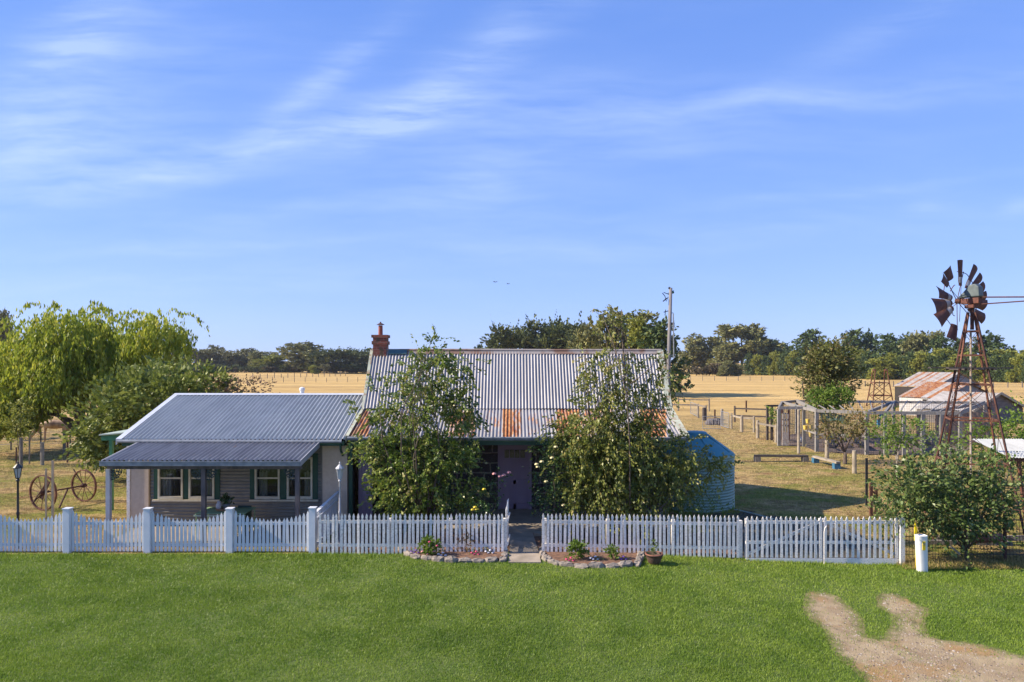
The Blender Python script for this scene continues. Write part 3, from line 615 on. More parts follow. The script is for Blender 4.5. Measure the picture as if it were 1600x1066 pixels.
NAMES = {'gum': 'gum_tree', 'gumg': 'gum_tree', 'gumlow': 'gum_tree', 'pine': 'pine_tree', 'cypress': 'cypress_tree', 'yg': 'roadside_tree', 'shrub': 'scrub_bush', 'dshrub': 'scrub_bush'}
_fc = 0
def far_tree(kind, px, w, top, basey, Y, label, group, base_z=None):
    """px centre, w crown width in px, top / base row, distance"""
    global _fc
    _fc += 1; x = X(px, Y); z0 = g(x, Y); h = Z(top, Y)-z0; wd = w*Y/F
    root = thing(NAMES[kind], (x, Y, z0), label, 'bush' if 'shrub' in kind else 'tree', group); tm, cm = PR[kind][_fc % len(PR[kind])]
    for nm, me in (('trunk', tm), ('crown', cm)):
        o = bpy.data.objects.new(nm, me); C.objects.link(o); o.parent = root; o.scale = (wd/.92, wd/.92, h/.97); o.rotation_euler.z = _fc*1.7
    return root
GL = 'gum trees along the far left edge of the paddock'; GR_ = 'trees along the far right edge of the paddock'; GM = 'tall trees behind the cottage'
for i, a in enumerate([('gumg',308,34,545,310,'grey gum first in the far row right of the willow'),('gumg',332,36,542,315,'grey gum with a high rounded top, second from the willow in the far row'),
    ('gumg',357,36,549,312,'low grey gum, third from the willow in the far row'),('gumg',382,36,546,318,'grey gum, fourth from the willow in the far row'),('gumlow',408,36,550,305,'olive gum in the middle of the far left row'),
    ('gumg',430,32,552,312,'grey gum just left of the broad dome shaped gum'),('gumlow',467,66,537,298,'broad dome shaped gum, tallest of the far left row'),('yg',425,40,556,300,'yellowish low tree in the far row left of the dome shaped gum'),
    ('gumg',498,26,548,310,'slim grey gum right of the dome shaped gum'),('cypress',525,62,545,290,'dark spreading cypress left of the brick chimney'),('cypress',557,40,548,300,'dark cypress touching the cottage gable left of the chimney'),
    ('pine',582,40,546,310,'dark pine just behind the brick chimney'),('pine',610,46,549,300,'dark tree low behind the cottage ridge'),
    ('gumg',270,40,543,310,'grey gum seen at the right edge of the willow'),('gumg',235,44,545,312,'grey gum hidden in the gaps of the willow'),('gumg',190,50,545,312,'grey gum behind the middle of the willow'),('gumg',140,50,545,312,'grey gum behind the willow trunk'),('gumg',90,50,545,312,'grey gum behind the left half of the willow'),('gumg',40,50,545,312,'grey gum low behind the left edge of the willow')]):
    far_tree(a[0], a[1], a[2]*1.4, a[3], 583, a[4], a[5], GL)
far_tree('gumg', 2, 46, 490, 600, 120, 'tall dark grey gum at the far left, above the willow', GL)
far_tree('gumlow', -30, 60, 500, 600, 120, 'olive gum at the left picture edge beside the tall grey gum', GL)
for k in range(26):
    px = 292+k*11+RNG.uniform(-3, 3); far_tree('dshrub' if k % 3 else 'shrub', px, RNG.uniform(18, 30), RNG.uniform(569, 574), 583, 300+RNG.uniform(-8, 0), ORD[k]+' low scrub bush from the left in the band under the far left gums', 'scrub bushes under the far left gum trees')
far_tree('yg', 491, 18, 571, 586, 270, 'small round golden bush in the paddock left of the chimney', GL); far_tree('gumg', 506, 20, 569, 586, 272, 'small grey leafless looking bush beside the golden bush', GL)
for a in [('cypress',800,74,507,180,'wide dark cypress behind the ridge, leftmost of the pair'),('cypress',868,86,504,180,'wide dark cypress behind the ridge, right one of the pair'),('cypress',840,60,516,184,'dark cypress filling the gap between the wide pair'),
          ('cypress',912,50,520,170,'dark cypress just left of the tall rounded tree'),('pine',748,26,540,260,'small distant tree at the left of the cypress pair'),('pine',768,24,536,255,'small distant tree touching the left cypress'),
          ('gumlow',965,100,489,104,'tall rounded olive green tree rising behind the ridge'),('gumlow',922,66,512,108,'lower olive tree at the left shoulder of the tall rounded tree'),('pine',1030,84,506,98,'dark leafy tree behind the wooden aerial pole')]:
    far_tree(a[0], a[1], a[2]*1.12, a[3], 600, a[4], a[5], GM)
far_tree('yg', 1005, 70, 500, 600, 101, 'green tree between the tall rounded tree and the aerial pole', GM)
for a in [('gumlow',1090,54,526,300,'rounded olive gum right of the aerial pole'),('pine',1122,44,530,340,'dark tree behind the two right hand gums'),('gum',1158,78,508,290,'tallest gum of the far right row with open rounded crown'),('gumlow',1130,40,541,285,'low olive gum at the foot of the tallest gum'),
          ('pine',1190,36,534,300,'dark pine just right of the tallest gum'),('yg',1212,40,546,285,'yellow green tree right of the tallest gum'),('pine',1205,40,532,310,'dark pine behind the yellow green tree'),('pine',1228,34,538,300,'small dark pine left of the pointed pine'),('yg',1243,32,548,270,'yellow green tree at the foot of the pointed pine'),
          ('pine',1265,52,518,260,'broad pointed pine left of the tall bushy yard tree'),('yg',1300,44,540,250,'yellow green tree behind the tall bushy yard tree'),('pine',1290,40,536,270,'dark pine behind the tall bushy yard tree'),
          ('pine',1332,48,518,235,'high pointed pine right of the yard tree'),('yg',1350,36,548,215,'yellow green tree below the high pointed pine'),('pine',1358,36,521,235,'pine in the middle of the far right row'),('pine',1388,48,525,225,'wide pine above the small rusty tower'),('yg',1378,34,560,200,'small yellow green tree behind the small rusty tower'),
          ('pine',1415,42,526,220,'pine left of the pale gum'),('yg',1432,44,552,200,'yellow green tree left of the sheds, behind them'),('gum',1447,46,516,215,'pale open gum left of the windmill wheel'),('pine',1468,44,528,210,'pine behind the left side of the windmill'),('yg',1482,44,546,190,'yellow green tree behind the rusty shed roof'),
          ('pine',1500,44,532,200,'pine straight behind the windmill tower'),('pine',1545,62,525,190,'broad dark pine right of the windmill tower'),('yg',1520,44,552,185,'yellow green tree behind the windmill legs'),('yg',1575,56,548,175,'yellow green tree right of the dark pine'),('yg',1610,60,542,170,'yellow green tree at the right picture edge'),('pine',1640,60,535,180,'dark pine beyond the right picture edge')]:
    far_tree(a[0], a[1], a[2]*1.35, a[3], 590, a[4], a[5], GR_)
for k, (px, w, t, Y) in enumerate([(1088,14,572,265),(1098,12,573,262),(1108,16,569,262),(1120,26,565,262),(1138,26,564,262),(1152,20,570,262),(1128,18,572,255)]):
    far_tree('shrub' if k < 4 else 'gumlow', px, w*1.2, t, 590, Y, ORD[('1088 1098 1108 1120 1128 1138 1152'.split()).index(str(px))]+' from the left of the low russet bushes below the tallest gum', 'russet scrub bushes below the tallest gum')
for k in range(9):
    px = 1170+k*14; far_tree('yg' if k % 2 else 'pine', px, 26, 552+RNG.uniform(-4, 8), 588, 275-k*3, ORD[k]+' low dense tree from the left at the foot of the far right row', 'low dense trees at the foot of the far right row')
for k in range(18):
    px = 1320+k*17; far_tree('yg' if k % 3 == 1 else 'pine', px, 34, 556+RNG.uniform(-6, 8), 595, 215-k*3, ORD[k]+' low dense tree from the left at the foot of the right hand pines', 'low dense trees at the foot of the right hand pine row')
# ---------------------------------------------------------------- corrugated iron
def iron_material(name, base, base2, rusty=(.30,.09,.03), metal=.35, rough=.42):
    m = bpy.data.materials.new(name); m.use_nodes = True; nt = m.node_tree; N = nt.nodes; L = nt.links
    b = N['Principled BSDF']; b.inputs['Specular IOR Level'].default_value = .2; b.inputs['Metallic'].default_value = metal; b.inputs['Roughness'].default_value = rough
    geo = N.new('ShaderNodeNewGeometry'); at = N.new('ShaderNodeAttribute'); at.attribute_name = 'rnd'
    def noise(sc, st, det=6):
        mp = N.new('ShaderNodeMapping'); mp.inputs['Scale'].default_value = st; L.new(geo.outputs['Position'], mp.inputs[0])
        n = N.new('ShaderNodeTexNoise'); n.inputs['Scale'].default_value = sc; n.inputs['Detail'].default_value = det; L.new(mp.outputs[0], n.inputs['Vector']); return n.outputs['Fac']
    def mrng(v, a, c, d=0, e=1):
        r_ = N.new('ShaderNodeMapRange'); r_.inputs[1].default_value = a; r_.inputs[2].default_value = c; r_.inputs[3].default_value = d; r_.inputs[4].default_value = e; L.new(v, r_.inputs[0]); return r_.outputs[0]
    def mix(f, a, c):
        x = N.new('ShaderNodeMix'); x.data_type = 'RGBA'; L.new(f, x.inputs[0])
        for i, q in ((6, a), (7, c)):
            if isinstance(q, tuple): x.inputs[i].default_value = (*q, 1)
            else: L.new(q, x.inputs[i])
        return x.outputs[2]
    c = mix(mrng(noise(1.6, (2.2, .5, .5)), .35, .65), base, base2)
    c = mix(mrng(noise(9, (3, .4, .4)), .58, .75, 0, .55), c, tuple(q*.55 for q in base))
    # rust amount: attribute + noise
    ad = N.new('ShaderNodeMath'); ad.operation = 'MULTIPLY_ADD'; L.new(noise(2.6, (6.5, .8, 1.3), 8), ad.inputs[0]); ad.inputs[1].default_value = 1.5; ad.inputs[2].default_value = -.75
    a2 = N.new('ShaderNodeMath'); a2.operation = 'ADD'; L.new(ad.outputs[0], a2.inputs[0]); L.new(at.outputs['Fac'], a2.inputs[1])
    f = mrng(a2.outputs[0], .25, .55)
    rc = mix(mrng(noise(7, (2, 1, 1)), .35, .65), rusty, (.44,.24,.11)); rc = mix(mrng(noise(3, (2, .6, .6)), .5, .62), rc, (.22,.075,.035))
    c = mix(f, c, rc); L.new(c, b.inputs['Base Color'])
    mt = mrng(f, 0, 1, metal, 0); L.new(mt, b.inputs['Metallic']); L.new(mrng(f, 0, 1, rough, .9), b.inputs['Roughness'])
    return m
iron_old = iron_material('old_galvanised_iron', (.36,.35,.35), (.26,.255,.26), metal=.1, rusty=(.26,.09,.035), rough=.5)
iron_new = iron_material('blue_grey_iron', (.43,.44,.42), (.36,.37,.355), metal=.05, rough=.5)
iron_ver = iron_material('verandah_iron', (.31,.295,.275), (.22,.205,.195), metal=.05, rough=.5)
iron_shed = iron_material('rusty_shed_iron', (.46,.43,.39), (.32,.29,.25), rusty=(.26,.085,.03), metal=.05, rough=.7)
def corr(name, p0, p1, q0, q1, m, pitch=.09, amp=.011, rows=6, rust_f=None, parent=None, spp=8, sag=0.):
    """sheet from eave p0->p1 to top q0->q1, corrugations running from eave to top"""
    p0, p1, q0, q1 = [np.array(v, float) for v in (p0, p1, q0, q1)]; W = np.linalg.norm(p1-p0); nx = max(2, int(W/pitch*spp)+1)
    nrm = np.cross(p1-p0, q0-p0); nrm /= np.linalg.norm(nrm); nrm *= np.sign(nrm[2]) if abs(nrm[2]) > .01 else (-1 if nrm[1] > 0 else 1)
    s = np.linspace(0, 1, nx)[None]; t = np.linspace(0, 1, rows)[:, None]
    base = (p0*(1-s[..., None])+p1*s[..., None])*(1-t[..., None])+(q0*(1-s[..., None])+q1*s[..., None])*t[..., None]
    wob = (vnoise(s*W, t*3+0*s, .8, 77)-.5)*sag
    off = amp*np.sin(2*np.pi*s*W/pitch)+0*t+wob; V = base+off[..., None]*nrm
    # overlapping sheets: each 0.76 m sheet a touch proud of its neighbour
    r_ = np.zeros((rows, nx)) if rust_f is None else rust_f(s*W+0*t, t+0*s)
    i, j = np.meshgrid(np.arange(nx-1), np.arange(rows-1)); a = (j*nx+i).ravel(); Fc = np.stack([a, a+1, a+nx+1, a+nx], -1)
    return mesh_obj(name, np_mesh(name, V.reshape(-1, 3), Fc, m, r_.ravel(), smooth=True), parent)

def stone_wall_material():
    m = bpy.data.materials.new('bluestone_blocks'); m.use_nodes = True; nt = m.node_tree; N = nt.nodes; L = nt.links; b = N['Principled BSDF']; b.inputs['Roughness'].default_value = .9
    geo = N.new('ShaderNodeNewGeometry'); sp = N.new('ShaderNodeSeparateXYZ'); L.new(geo.outputs['Position'], sp.inputs[0])
    ad = N.new('ShaderNodeMath'); ad.operation = 'ADD'; L.new(sp.outputs[0], ad.inputs[0]); L.new(sp.outputs[1], ad.inputs[1])
    cb = N.new('ShaderNodeCombineXYZ'); L.new(ad.outputs[0], cb.inputs[0]); L.new(sp.outputs[2], cb.inputs[1])
    wn = N.new('ShaderNodeTexNoise'); wn.inputs['Scale'].default_value = 3; L.new(cb.outputs[0], wn.inputs['Vector'])
    wm = N.new('ShaderNodeVectorMath'); wm.operation = 'MULTIPLY_ADD'; L.new(wn.outputs['Color'], wm.inputs[0]); wm.inputs[1].default_value = (.14, .09, 0); L.new(cb.outputs[0], wm.inputs[2])
    br = N.new('ShaderNodeTexBrick'); L.new(wm.outputs[0], br.inputs['Vector']); br.inputs['Color1'].default_value = (.07,.058,.062,1); br.inputs['Color2'].default_value = (.125,.10,.095,1)
    br.inputs['Mortar'].default_value = (.36,.32,.27,1); br.inputs['Scale'].default_value = 1; br.inputs['Mortar Size'].default_value = .024; br.inputs['Mortar Smooth'].default_value = .25
    br.inputs['Brick Width'].default_value = .62; br.inputs['Row Height'].default_value = .34; br.offset = .43; br.squash = .75; br.squash_frequency = 3
    n2 = N.new('ShaderNodeTexNoise'); n2.inputs['Scale'].default_value = 14; n2.inputs['Detail'].default_value = 6; L.new(cb.outputs[0], n2.inputs['Vector'])
    mx = N.new('ShaderNodeMix'); mx.data_type = 'RGBA'; mx.blend_type = 'MULTIPLY'; mx.inputs[0].default_value = .7; L.new(br.outputs['Color'], mx.inputs[6]); L.new(n2.outputs['Color'], mx.inputs[7]); 
    L.new(mx.outputs[2], b.inputs['Base Color'])
    bp = N.new('ShaderNodeBump'); bp.inputs['Strength'].default_value = .6; bp.inputs['Distance'].default_value = .05; L.new(n2.outputs['Fac'], bp.inputs['Height']); L.new(bp.outputs[0], b.inputs['Normal']); return m
def brick_material():
    m = bpy.data.materials.new('old_red_brick'); m.use_nodes = True; nt = m.node_tree; N = nt.nodes; L = nt.links; b = N['Principled BSDF']; b.inputs['Roughness'].default_value = .9
    geo = N.new('ShaderNodeNewGeometry'); sp = N.new('ShaderNodeSeparateXYZ'); L.new(geo.outputs['Position'], sp.inputs[0])
    ad = N.new('ShaderNodeMath'); ad.operation = 'ADD'; L.new(sp.outputs[0], ad.inputs[0]); L.new(sp.outputs[1], ad.inputs[1]); cb = N.new('ShaderNodeCombineXYZ'); L.new(ad.outputs[0], cb.inputs[0]); L.new(sp.outputs[2], cb.inputs[1])
    br = N.new('ShaderNodeTexBrick'); L.new(cb.outputs[0], br.inputs['Vector']); br.inputs['Color1'].default_value = (.30,.085,.05,1); br.inputs['Color2'].default_value = (.20,.05,.035,1); br.inputs['Mortar'].default_value = (.26,.18,.13,1)
    br.inputs['Scale'].default_value = 1; br.inputs['Mortar Size'].default_value = .007; br.inputs['Brick Width'].default_value = .23; br.inputs['Row Height'].default_value = .085
    n2 = N.new('ShaderNodeTexNoise'); n2.inputs['Scale'].default_value = 5; n2.inputs['Detail'].default_value = 5; L.new(geo.outputs['Position'], n2.inputs['Vector']); mr = N.new('ShaderNodeMapRange'); mr.inputs[1].default_value = .48; mr.inputs[2].default_value = .6; L.new(n2.outputs['Fac'], mr.inputs[0])
    mx = N.new('ShaderNodeMix'); mx.data_type = 'RGBA'; L.new(mr.outputs[0], mx.inputs[0]); L.new(br.outputs['Color'], mx.inputs[6]); mx.inputs[7].default_value = (.11,.075,.04,1); L.new(mx.outputs[2], b.inputs['Base Color']); return m
stone_wall_m = stone_wall_material(); brick_m = brick_material()

# ---------------------------------------------------------------- stone cottage
def cottage():
    rt = thing('stone_cottage', (0, 20.5, 0), 'bluestone cottage with steep rust patched corrugated roof and brick chimney', 'house')
    xl, xr = -4.95, 5.27; YE, ZE, YK, ZK, YT, ZT, YBk = 20.5, 2.75, 22.7, 3.43, 24.1, 5.40, 27.75
    ww = MB(); ww.b2((-4.9, 22.7, 0), (-.42, 22.95, 3.3)); ww.b2((.60, 22.7, 0), (4.95, 22.95, 3.3)); ww.b2((-.42, 22.7, 2.26), (.60, 22.95, 3.3))
    for x in (-4.8, 4.85): ww.prism([(x-.1, 22.95, 0), (x-.1, 27.3, 0), (x-.1, 27.3, 2.9), (x-.1, 24.1, 5.25), (x-.1, 22.95, 3.6)], (.2, 0, 0))
    ww.b2((-4.7, 27.1, 0), (4.75, 27.3, 2.9)); ww.obj('wall', stone_wall_m, rt)
    fl = MB(); fl.b2((-4.95, 19.95, -.1), (5.1, 22.7, .12)); fl.obj('verandah_floor', concrete, rt)
    sheets = {}   # rust amount per sheet of the lower roof, x from the left end
    pats = [(545,577,.75),(577,600,.35),(600,655,.45),(700,742,.62),(742,758,.05),(758,783,.42),(785,799,.95),(799,815,.66),(824,843,.45),(843,870,.35),(870,905,.8),(905,960,.55),(960,1000,.3),(1000,1042,.78),(1042,1072,.12)]
    def rl(x, t):
        px = (x+xl)*F/(20.5+t*2.2)+800; r_ = np.zeros_like(px)-.25
        for a, b_, v in pats:
            r_ = np.where((px >= a) & (px < b_), v-.12-.35*np.abs(t-.55)*(1.3-v), r_)
        return r_-(t > .93)*.25
    corr('lower_roof', (xl, YE, ZE), (xr, YE, ZE), (xl, YK+.1, ZK+.03), (xr, YK+.1, ZK+.03), iron_old, pitch=.108, amp=.019, rows=14, rust_f=rl, parent=rt, sag=.02)
    corr('upper_roof', (xl, YK-.02, ZK+.03), (xr, YK-.02, ZK+.03), (xl, YT, ZT), (xr, YT, ZT), iron_old, pitch=.108, amp=.019, rows=8, rust_f=lambda x, t: -.25+.25*(t < .1)*(vnoise(x, t, 2, 3) > .6), parent=rt, sag=.025)
    corr('rear_roof', (xl, YBk, ZE), (xr, YBk, ZE), (xl, YT, ZT), (xr, YT, ZT), iron_old, rows=4, parent=rt, spp=6)
    rc = MB(); rc.tube([(xl, YT, ZT+.02), (-1.5, YT, ZT+.03), (1.5, YT, ZT+.015), (xr, YT, ZT+.02)], .045, 8)
    for sg in (-1, 1): rc.prism([(xl, YT, ZT+.035), (xl, YT+sg*.10, ZT-(.105 if sg < 0 else .03)), (xl, YT+sg*.10, ZT-(.12 if sg < 0 else .045)), (xl, YT, ZT+.02)], (xr-xl, 0, 0))
    rc.obj('ridge_cap', mat('ridge_rust_paint', (.34,.30,.27), (.22,.13,.09), .7, 1.6, lo=.42, hi=.55), rt)
    fl = MB(); fl.prism([(-4.35, YT-.03, ZT+.01), (-4.35, YT-.13, ZT-.13), (-3.7, YT-.13, ZT-.13), (-3.7, YT-.03, ZT+.01)], (0, -.02, .03)); fl.obj('flashing', mat('teal_flashing', (.06,.13,.14), (.05,.10,.11), .5, 6), rt)
    # barge cappings along the two roof ends
    pale = mat('pale_green_barge_paint', (.47,.50,.38), (.36,.38,.29), .7, 3, col3=(.30,.20,.12), s3=7)
    for x0, w in ((xl-.05, .10), (xr-.16, .22)):
        b_ = MB()
        for (ya, za, yb, zb) in ((YE-.02, ZE, YK, ZK+.02), (YK, ZK+.02, YT, ZT), (YT, ZT, YBk, ZE)):
            dn = Vector((0, -(zb-za), yb-ya)).normalized()*.03; dn2 = Vector((0, 0, -.16))
            b_.prism([Vector((x0, ya, za))+dn, Vector((x0, yb, zb))+dn, Vector((x0, yb, zb))+dn+Vector((0,0,.018)), Vector((x0, ya, za))+dn+Vector((0,0,.018))], (w, 0, 0))
            xe = x0 if x0 < 0 else x0+w-.025
            b_.prism([Vector((xe, ya, za))+dn2, Vector((xe, yb, zb))+dn2, Vector((xe, yb, zb))+dn-Vector((0,0,.003)), Vector((xe, ya, za))+dn-Vector((0,0,.003))], (.025, 0, 0))
        b_.obj('barge_board', pale, rt)
    gt = MB(); gt.tube([(xl+.02, YE-.07, ZE-.04), (xr-.02, YE-.07, ZE-.055)], .06, 8); gt.b2((xl+.02, YE-.135, ZE-.03), (xr-.02, YE-.12, ZE+.0)); gt.obj('gutter', gutter_m, rt)
    fs = MB(); fs.b2((xl+.05, YE+.0, ZE-.24), (xr-.1, YE+.04, ZE-.05)); fs.obj('fascia', green_paint, rt)
    for px in (541, 702, 905, 1064):
        x = X(px, 20.6) if px != 541 else -4.86; p = MB(); p.b2((x-.055, 20.55, .12), (x+.055, 20.66, ZE-.24)); p.obj('verandah_post', green_paint, rt)
    # boarded mauve end panel of the verandah
    pn = MB()
    for k in range(5): pn.b2((-4.72+k*.085, 21.0+.004*(k % 2), .12), (-4.64+k*.085, 21.03+.004*(k % 2), 2.55))
    pn.obj('boarded_panel', door_paint, rt)
    # door
    fr = MB(); fr.b2((-.47, 22.62, .12), (-.38, 22.76, 2.30)); fr.b2((.56, 22.62, .12), (.65, 22.76, 2.30)); fr.b2((-.38, 22.62, 2.22), (.56, 22.76, 2.30)); fr.obj('door_frame', door_paint, rt)
    d = MB(); d.b2((-.38, 22.70, .13), (.56, 22.735, 2.22))
    for a, b_ in (((-.38, .13), (-.27, 2.22)), ((.45, .13), (.56, 2.22)), ((.045, .13), (.135, 1.72)), ((-.27, .13), (.45, .30)), ((-.27, .95), (.45, 1.08)), ((-.27, 1.68), (.45, 1.80)), ((-.27, 2.12), (.45, 2.22))):
        d.b2((a[0], 22.683, a[1]), (b_[0], 22.70, b_[1]))
    door = d.obj('door', door_paint, rt)
    for k in range(4):
        gl = MB(); x0 = -.25+k*.175; gl.b2((x0, 22.688, 1.82), (x0+.15, 22.698, 2.08)); gl.lathe((x0+.075, 22.693, 2.04), [(.001, 0), (.07, .001), (.07, .04), (.001, .05)], 10); gl.obj('door_pane', mat('yellowed_glass', (.10,.085,.05), (.16,.14,.09), .25, 10), door)
    kn = MB(); kn.lathe((.48, 22.66, 1.10), [(.0, -.02), (.025, -.012), (.025, .012), (0, .02)], 10); kn.obj('door_handle', galv, door)
    for xc in (-3.0, 3.2):
        w = MB()
        for a, b_ in (((xc-.5, 1.0), (xc-.43, 2.3)), ((xc+.43, 1.0), (xc+.5, 2.3)), ((xc-.43, 1.0), (xc+.43, 1.07)), ((xc-.43, 2.23), (xc+.43, 2.3)), ((xc-.43, 1.62), (xc+.43, 1.67))): w.b2((a[0], 22.6, a[1]), (b_[0], 22.695, b_[1]))
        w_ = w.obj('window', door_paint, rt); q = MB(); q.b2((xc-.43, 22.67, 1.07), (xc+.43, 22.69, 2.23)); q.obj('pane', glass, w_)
    # chimney
    c = MB(); x0, x1 = -4.90, -4.40; y0, y1 = 23.95, 24.45
    c.b2((x0+.02, y0, 4.6), (x1-.02, y1, 5.90)); c.b2((x0-.02, y0-.03, 5.62), (x1+.02, y1+.03, 5.74)); c.b2((x0-.03, y0-.04, 5.86), (x1+.03, y1+.04, 5.96)); ch = c.obj('chimney', brick_m, rt)
    p = MB(); p.lathe((-4.66, 24.2, 5.96), [(.08, 0), (.075, .30), (.072, .34)], 14); p.obj('chimney_pot', mat('red_clay_pot', (.32,.09,.05), (.22,.07,.05), .8, 10), ch)
    p = MB(); p.lathe((-4.66, 24.2, 6.32), [(.15, 0), (.11, .025), (.03, .07), (.02, .11)], 14); p.obj('cowl', rust_dark, ch)
    return rt
cottage()

# ---------------------------------------------------------------- weatherboard / iron wing
def window(parent, px0, px1, Y, z0, z1, shade=None):
    xa, xb = X(px0, Y), X(px1, Y); w = MB(); t = .055; zm = z0+(z1-z0)*.50
    for a, b_ in (((xa, z0), (xa+t, z1)), ((xb-t, z0), (xb, z1)), ((xa+t, z0), (xb-t, z0+.085)), ((xa+t, z1-t), (xb-t, z1))): w.b2((a[0], Y-.07, a[1]), (b_[0], Y+.06, b_[1]))
    fr = w.obj('window', cream, parent); s = MB(); s.b2((xa+t, Y-.03, zm-.025), (xb-t, Y+.02, zm+.025)); s.obj('meeting_rail', cream, fr)
    gm = glass_clear()
    for a, b_, y in ((z0+.085, zm-.025, Y-.0), (zm+.025, z1-t, Y-.015)):
        q = MB(); q.b2((xa+t, y, a), (xb-t, y+.006, b_)); q.obj('pane', gm, fr)
    return fr
def glass_clear():
    if 'clear_glass' in MATS: return MATS['clear_glass']
    m = bpy.data.materials.new('clear_glass'); m.use_nodes = True; nt = m.node_tree; N = nt.nodes; L = nt.links
    N.remove(N['Principled BSDF']); tr = N.new('ShaderNodeBsdfTransparent'); tr.inputs[0].default_value = (.75,.78,.78,1); gl = N.new('ShaderNodeBsdfGlossy'); gl.inputs['Roughness'].default_value = .02
    fr = N.new('ShaderNodeFresnel'); fr.inputs[0].default_value = 1.5; mx = N.new('ShaderNodeMixShader'); L.new(fr.outputs[0], mx.inputs[0]); L.new(tr.outputs[0], mx.inputs[1]); L.new(gl.outputs[0], mx.inputs[2]); L.new(mx.outputs[0], N['Material Output'].inputs[0])
    MATS['clear_glass'] = m; return m
def wavy_cloth(x0, x1, Y, z0, z1, n=24, amp=.02, freq=8):
    mb_ = MB(); vs = []
    for k in range(n+1):
        x = x0+(x1-x0)*k/n; y = Y+amp*math.sin(k/n*freq*6.283); vs += [(x, y, z0), (x, y, z1)]
    mb_.add(vs, [(2*k, 2*k+2, 2*k+3, 2*k+1) for k in range(n)]); return mb_
def wing():
    rt = thing('cottage_wing', (-8.3, 20.6, 0), 'low grey clad wing with blue grey iron roof and two pairs of shuttered windows', 'house extension')
    xl, xr = -11.7, -4.97; YE, ZE, YT, ZT, YB_ = 20.3, 2.70, 23.8, 3.88, 27.3; YW = 20.62
    corr('roof', (xl, YE, ZE), (xr-.02, YE, ZE), (xl, YT, ZT), (xr-.02, YT, ZT), iron_new, pitch=.13, amp=.032, rows=6, rust_f=lambda x, t: -.4+0*x, parent=rt, sag=.008)
    corr('rear_roof', (xl, YB_, ZE), (xr-.1, YB_, ZE), (xl, YT, ZT), (xr-.1, YT, ZT), iron_new, rows=3, rust_f=lambda x, t: -.4+0*x, parent=rt, spp=6)
    tr = mat('pale_roof_trim', (.50,.54,.58), (.45,.48,.52), .5, 5)
    c = MB()
    for sg in (-1, 1): c.prism([(xl-.03, YT, ZT+.04), (xl-.03, YT+sg*.14, ZT-.01), (xl-.03, YT+sg*.14, ZT-.025), (xl-.03, YT, ZT+.025)], (xr-xl-.02, 0, 0))
    c.obj('ridge_cap', tr, rt)
    b_ = MB(); dn = Vector((0, 0, .035))
    for (ya, za, yb, zb) in ((YE-.04, ZE-.01, YT, ZT), (YT, ZT, YB_, ZE)):
        b_.prism([Vector((xl-.06, ya, za))+dn, Vector((xl-.06, yb, zb))+dn, Vector((xl-.06, yb, zb))+dn*.5, Vector((xl-.06, ya, za))+dn*.5], (.17, 0, 0))
        b_.prism([Vector((xl-.06, ya, za-.14)), Vector((xl-.06, yb, zb-.14)), Vector((xl-.06, yb, zb+.015)), Vector((xl-.06, ya, za+.015))], (.02, 0, 0))
    b_.obj('barge_board', tr, rt)
    g_ = MB(); g_.tube([(xl, YE-.06, ZE-.045), (xr-.08, YE-.06, ZE-.055)], .05, 8); g_.obj('gutter', gutter_m, rt)
    g_ = MB(); g_.tube([(xr-.12, YE-.06, ZE-.06), (xr-.12, YE-.02, ZE-.3), (xr-.12, YE+.22, ZE-.5)], .035, 8); g_.obj('downpipe', green_paint, rt)
    f_ = MB(); f_.b2((xl+.1, YE+.0, ZE-.19), (xr-.02, YE+.03, ZE-.05)); f_.obj('fascia', green_paint, rt)
    sf = MB(); sf.b2((xl+.1, YE+.03, ZE-.19), (xr, YW+.03, ZE-.17)); sf.obj('soffit', green_paint, rt)
    # walls
    z0w, z1w = .62, 2.13; zs = .87
    clad = mat('grey_green_cladding', (.205,.195,.165), (.165,.155,.135), .6, 4)
    xa, xb = X(235, YW), X(502, YW); segs = [(xa, xb, 0.0, zs-.03), (xa, xb, z1w, 2.53)]
    groups = [(241, 344), (391, 497)]; cur = xa
    for a, b2_ in groups: segs.append((cur, X(a, YW), zs-.03, z1w)); cur = X(b2_, YW)
    segs.append((cur, xb, zs-.03, z1w)); Vs, Fs, o = [], [], 0
    for (u0, u1, za, zb) in segs:
        nz = int((zb-za)/.1*8)+2; z = np.linspace(za, zb, nz); y = YW+.012*np.sin(2*np.pi*z/.1); V = np.concatenate([np.stack([np.full(nz, u0), y, z], -1), np.stack([np.full(nz, u1), y, z], -1)])
        i = np.arange(nz-1); Fs.append(np.stack([i, i+nz, i+nz+1, i+1], -1)+o); Vs.append(V); o += 2*nz
    mesh_obj('cladding', np_mesh('cladding', np.concatenate(Vs), np.concatenate(Fs), clad, smooth=True), rt)
    w = MB(); w.b2((X(204, YW), YW-.01, 0), (xa-.04, YW+.1, 2.53)); w.obj('wall', render_pink, rt); w = MB(); w.b2((xb+.04, YW-.03, 0), (xr+.0, YW+.1, 2.53)); w.obj('wall', render_pink, rt); w = MB(); w.b2((X(204, YW), YW+.1, 0), (X(204, YW)+.1, 27, 2.6)); w.obj('side_wall', render_pink, rt); w = MB(); w.b2((X(204, YW)+.1, 26.9, 0), (xr, 27, 2.6)); w.obj('rear_wall', render_pink, rt)
    gb = MB(); gb.prism([(-11.55, YE+.15, 2.6), (-11.55, YB_-.2, 2.6), (-11.55, YT, ZT-.12)], (.08, 0, 0)); gb.obj('gable', render_pink, rt)
    cp = MB(); cp.b2((X(199, YW)-.0, YW-.04, 0), (X(204, YW)-.003, YW+.06, 2.53)); cp.obj('corner_post', white, rt)
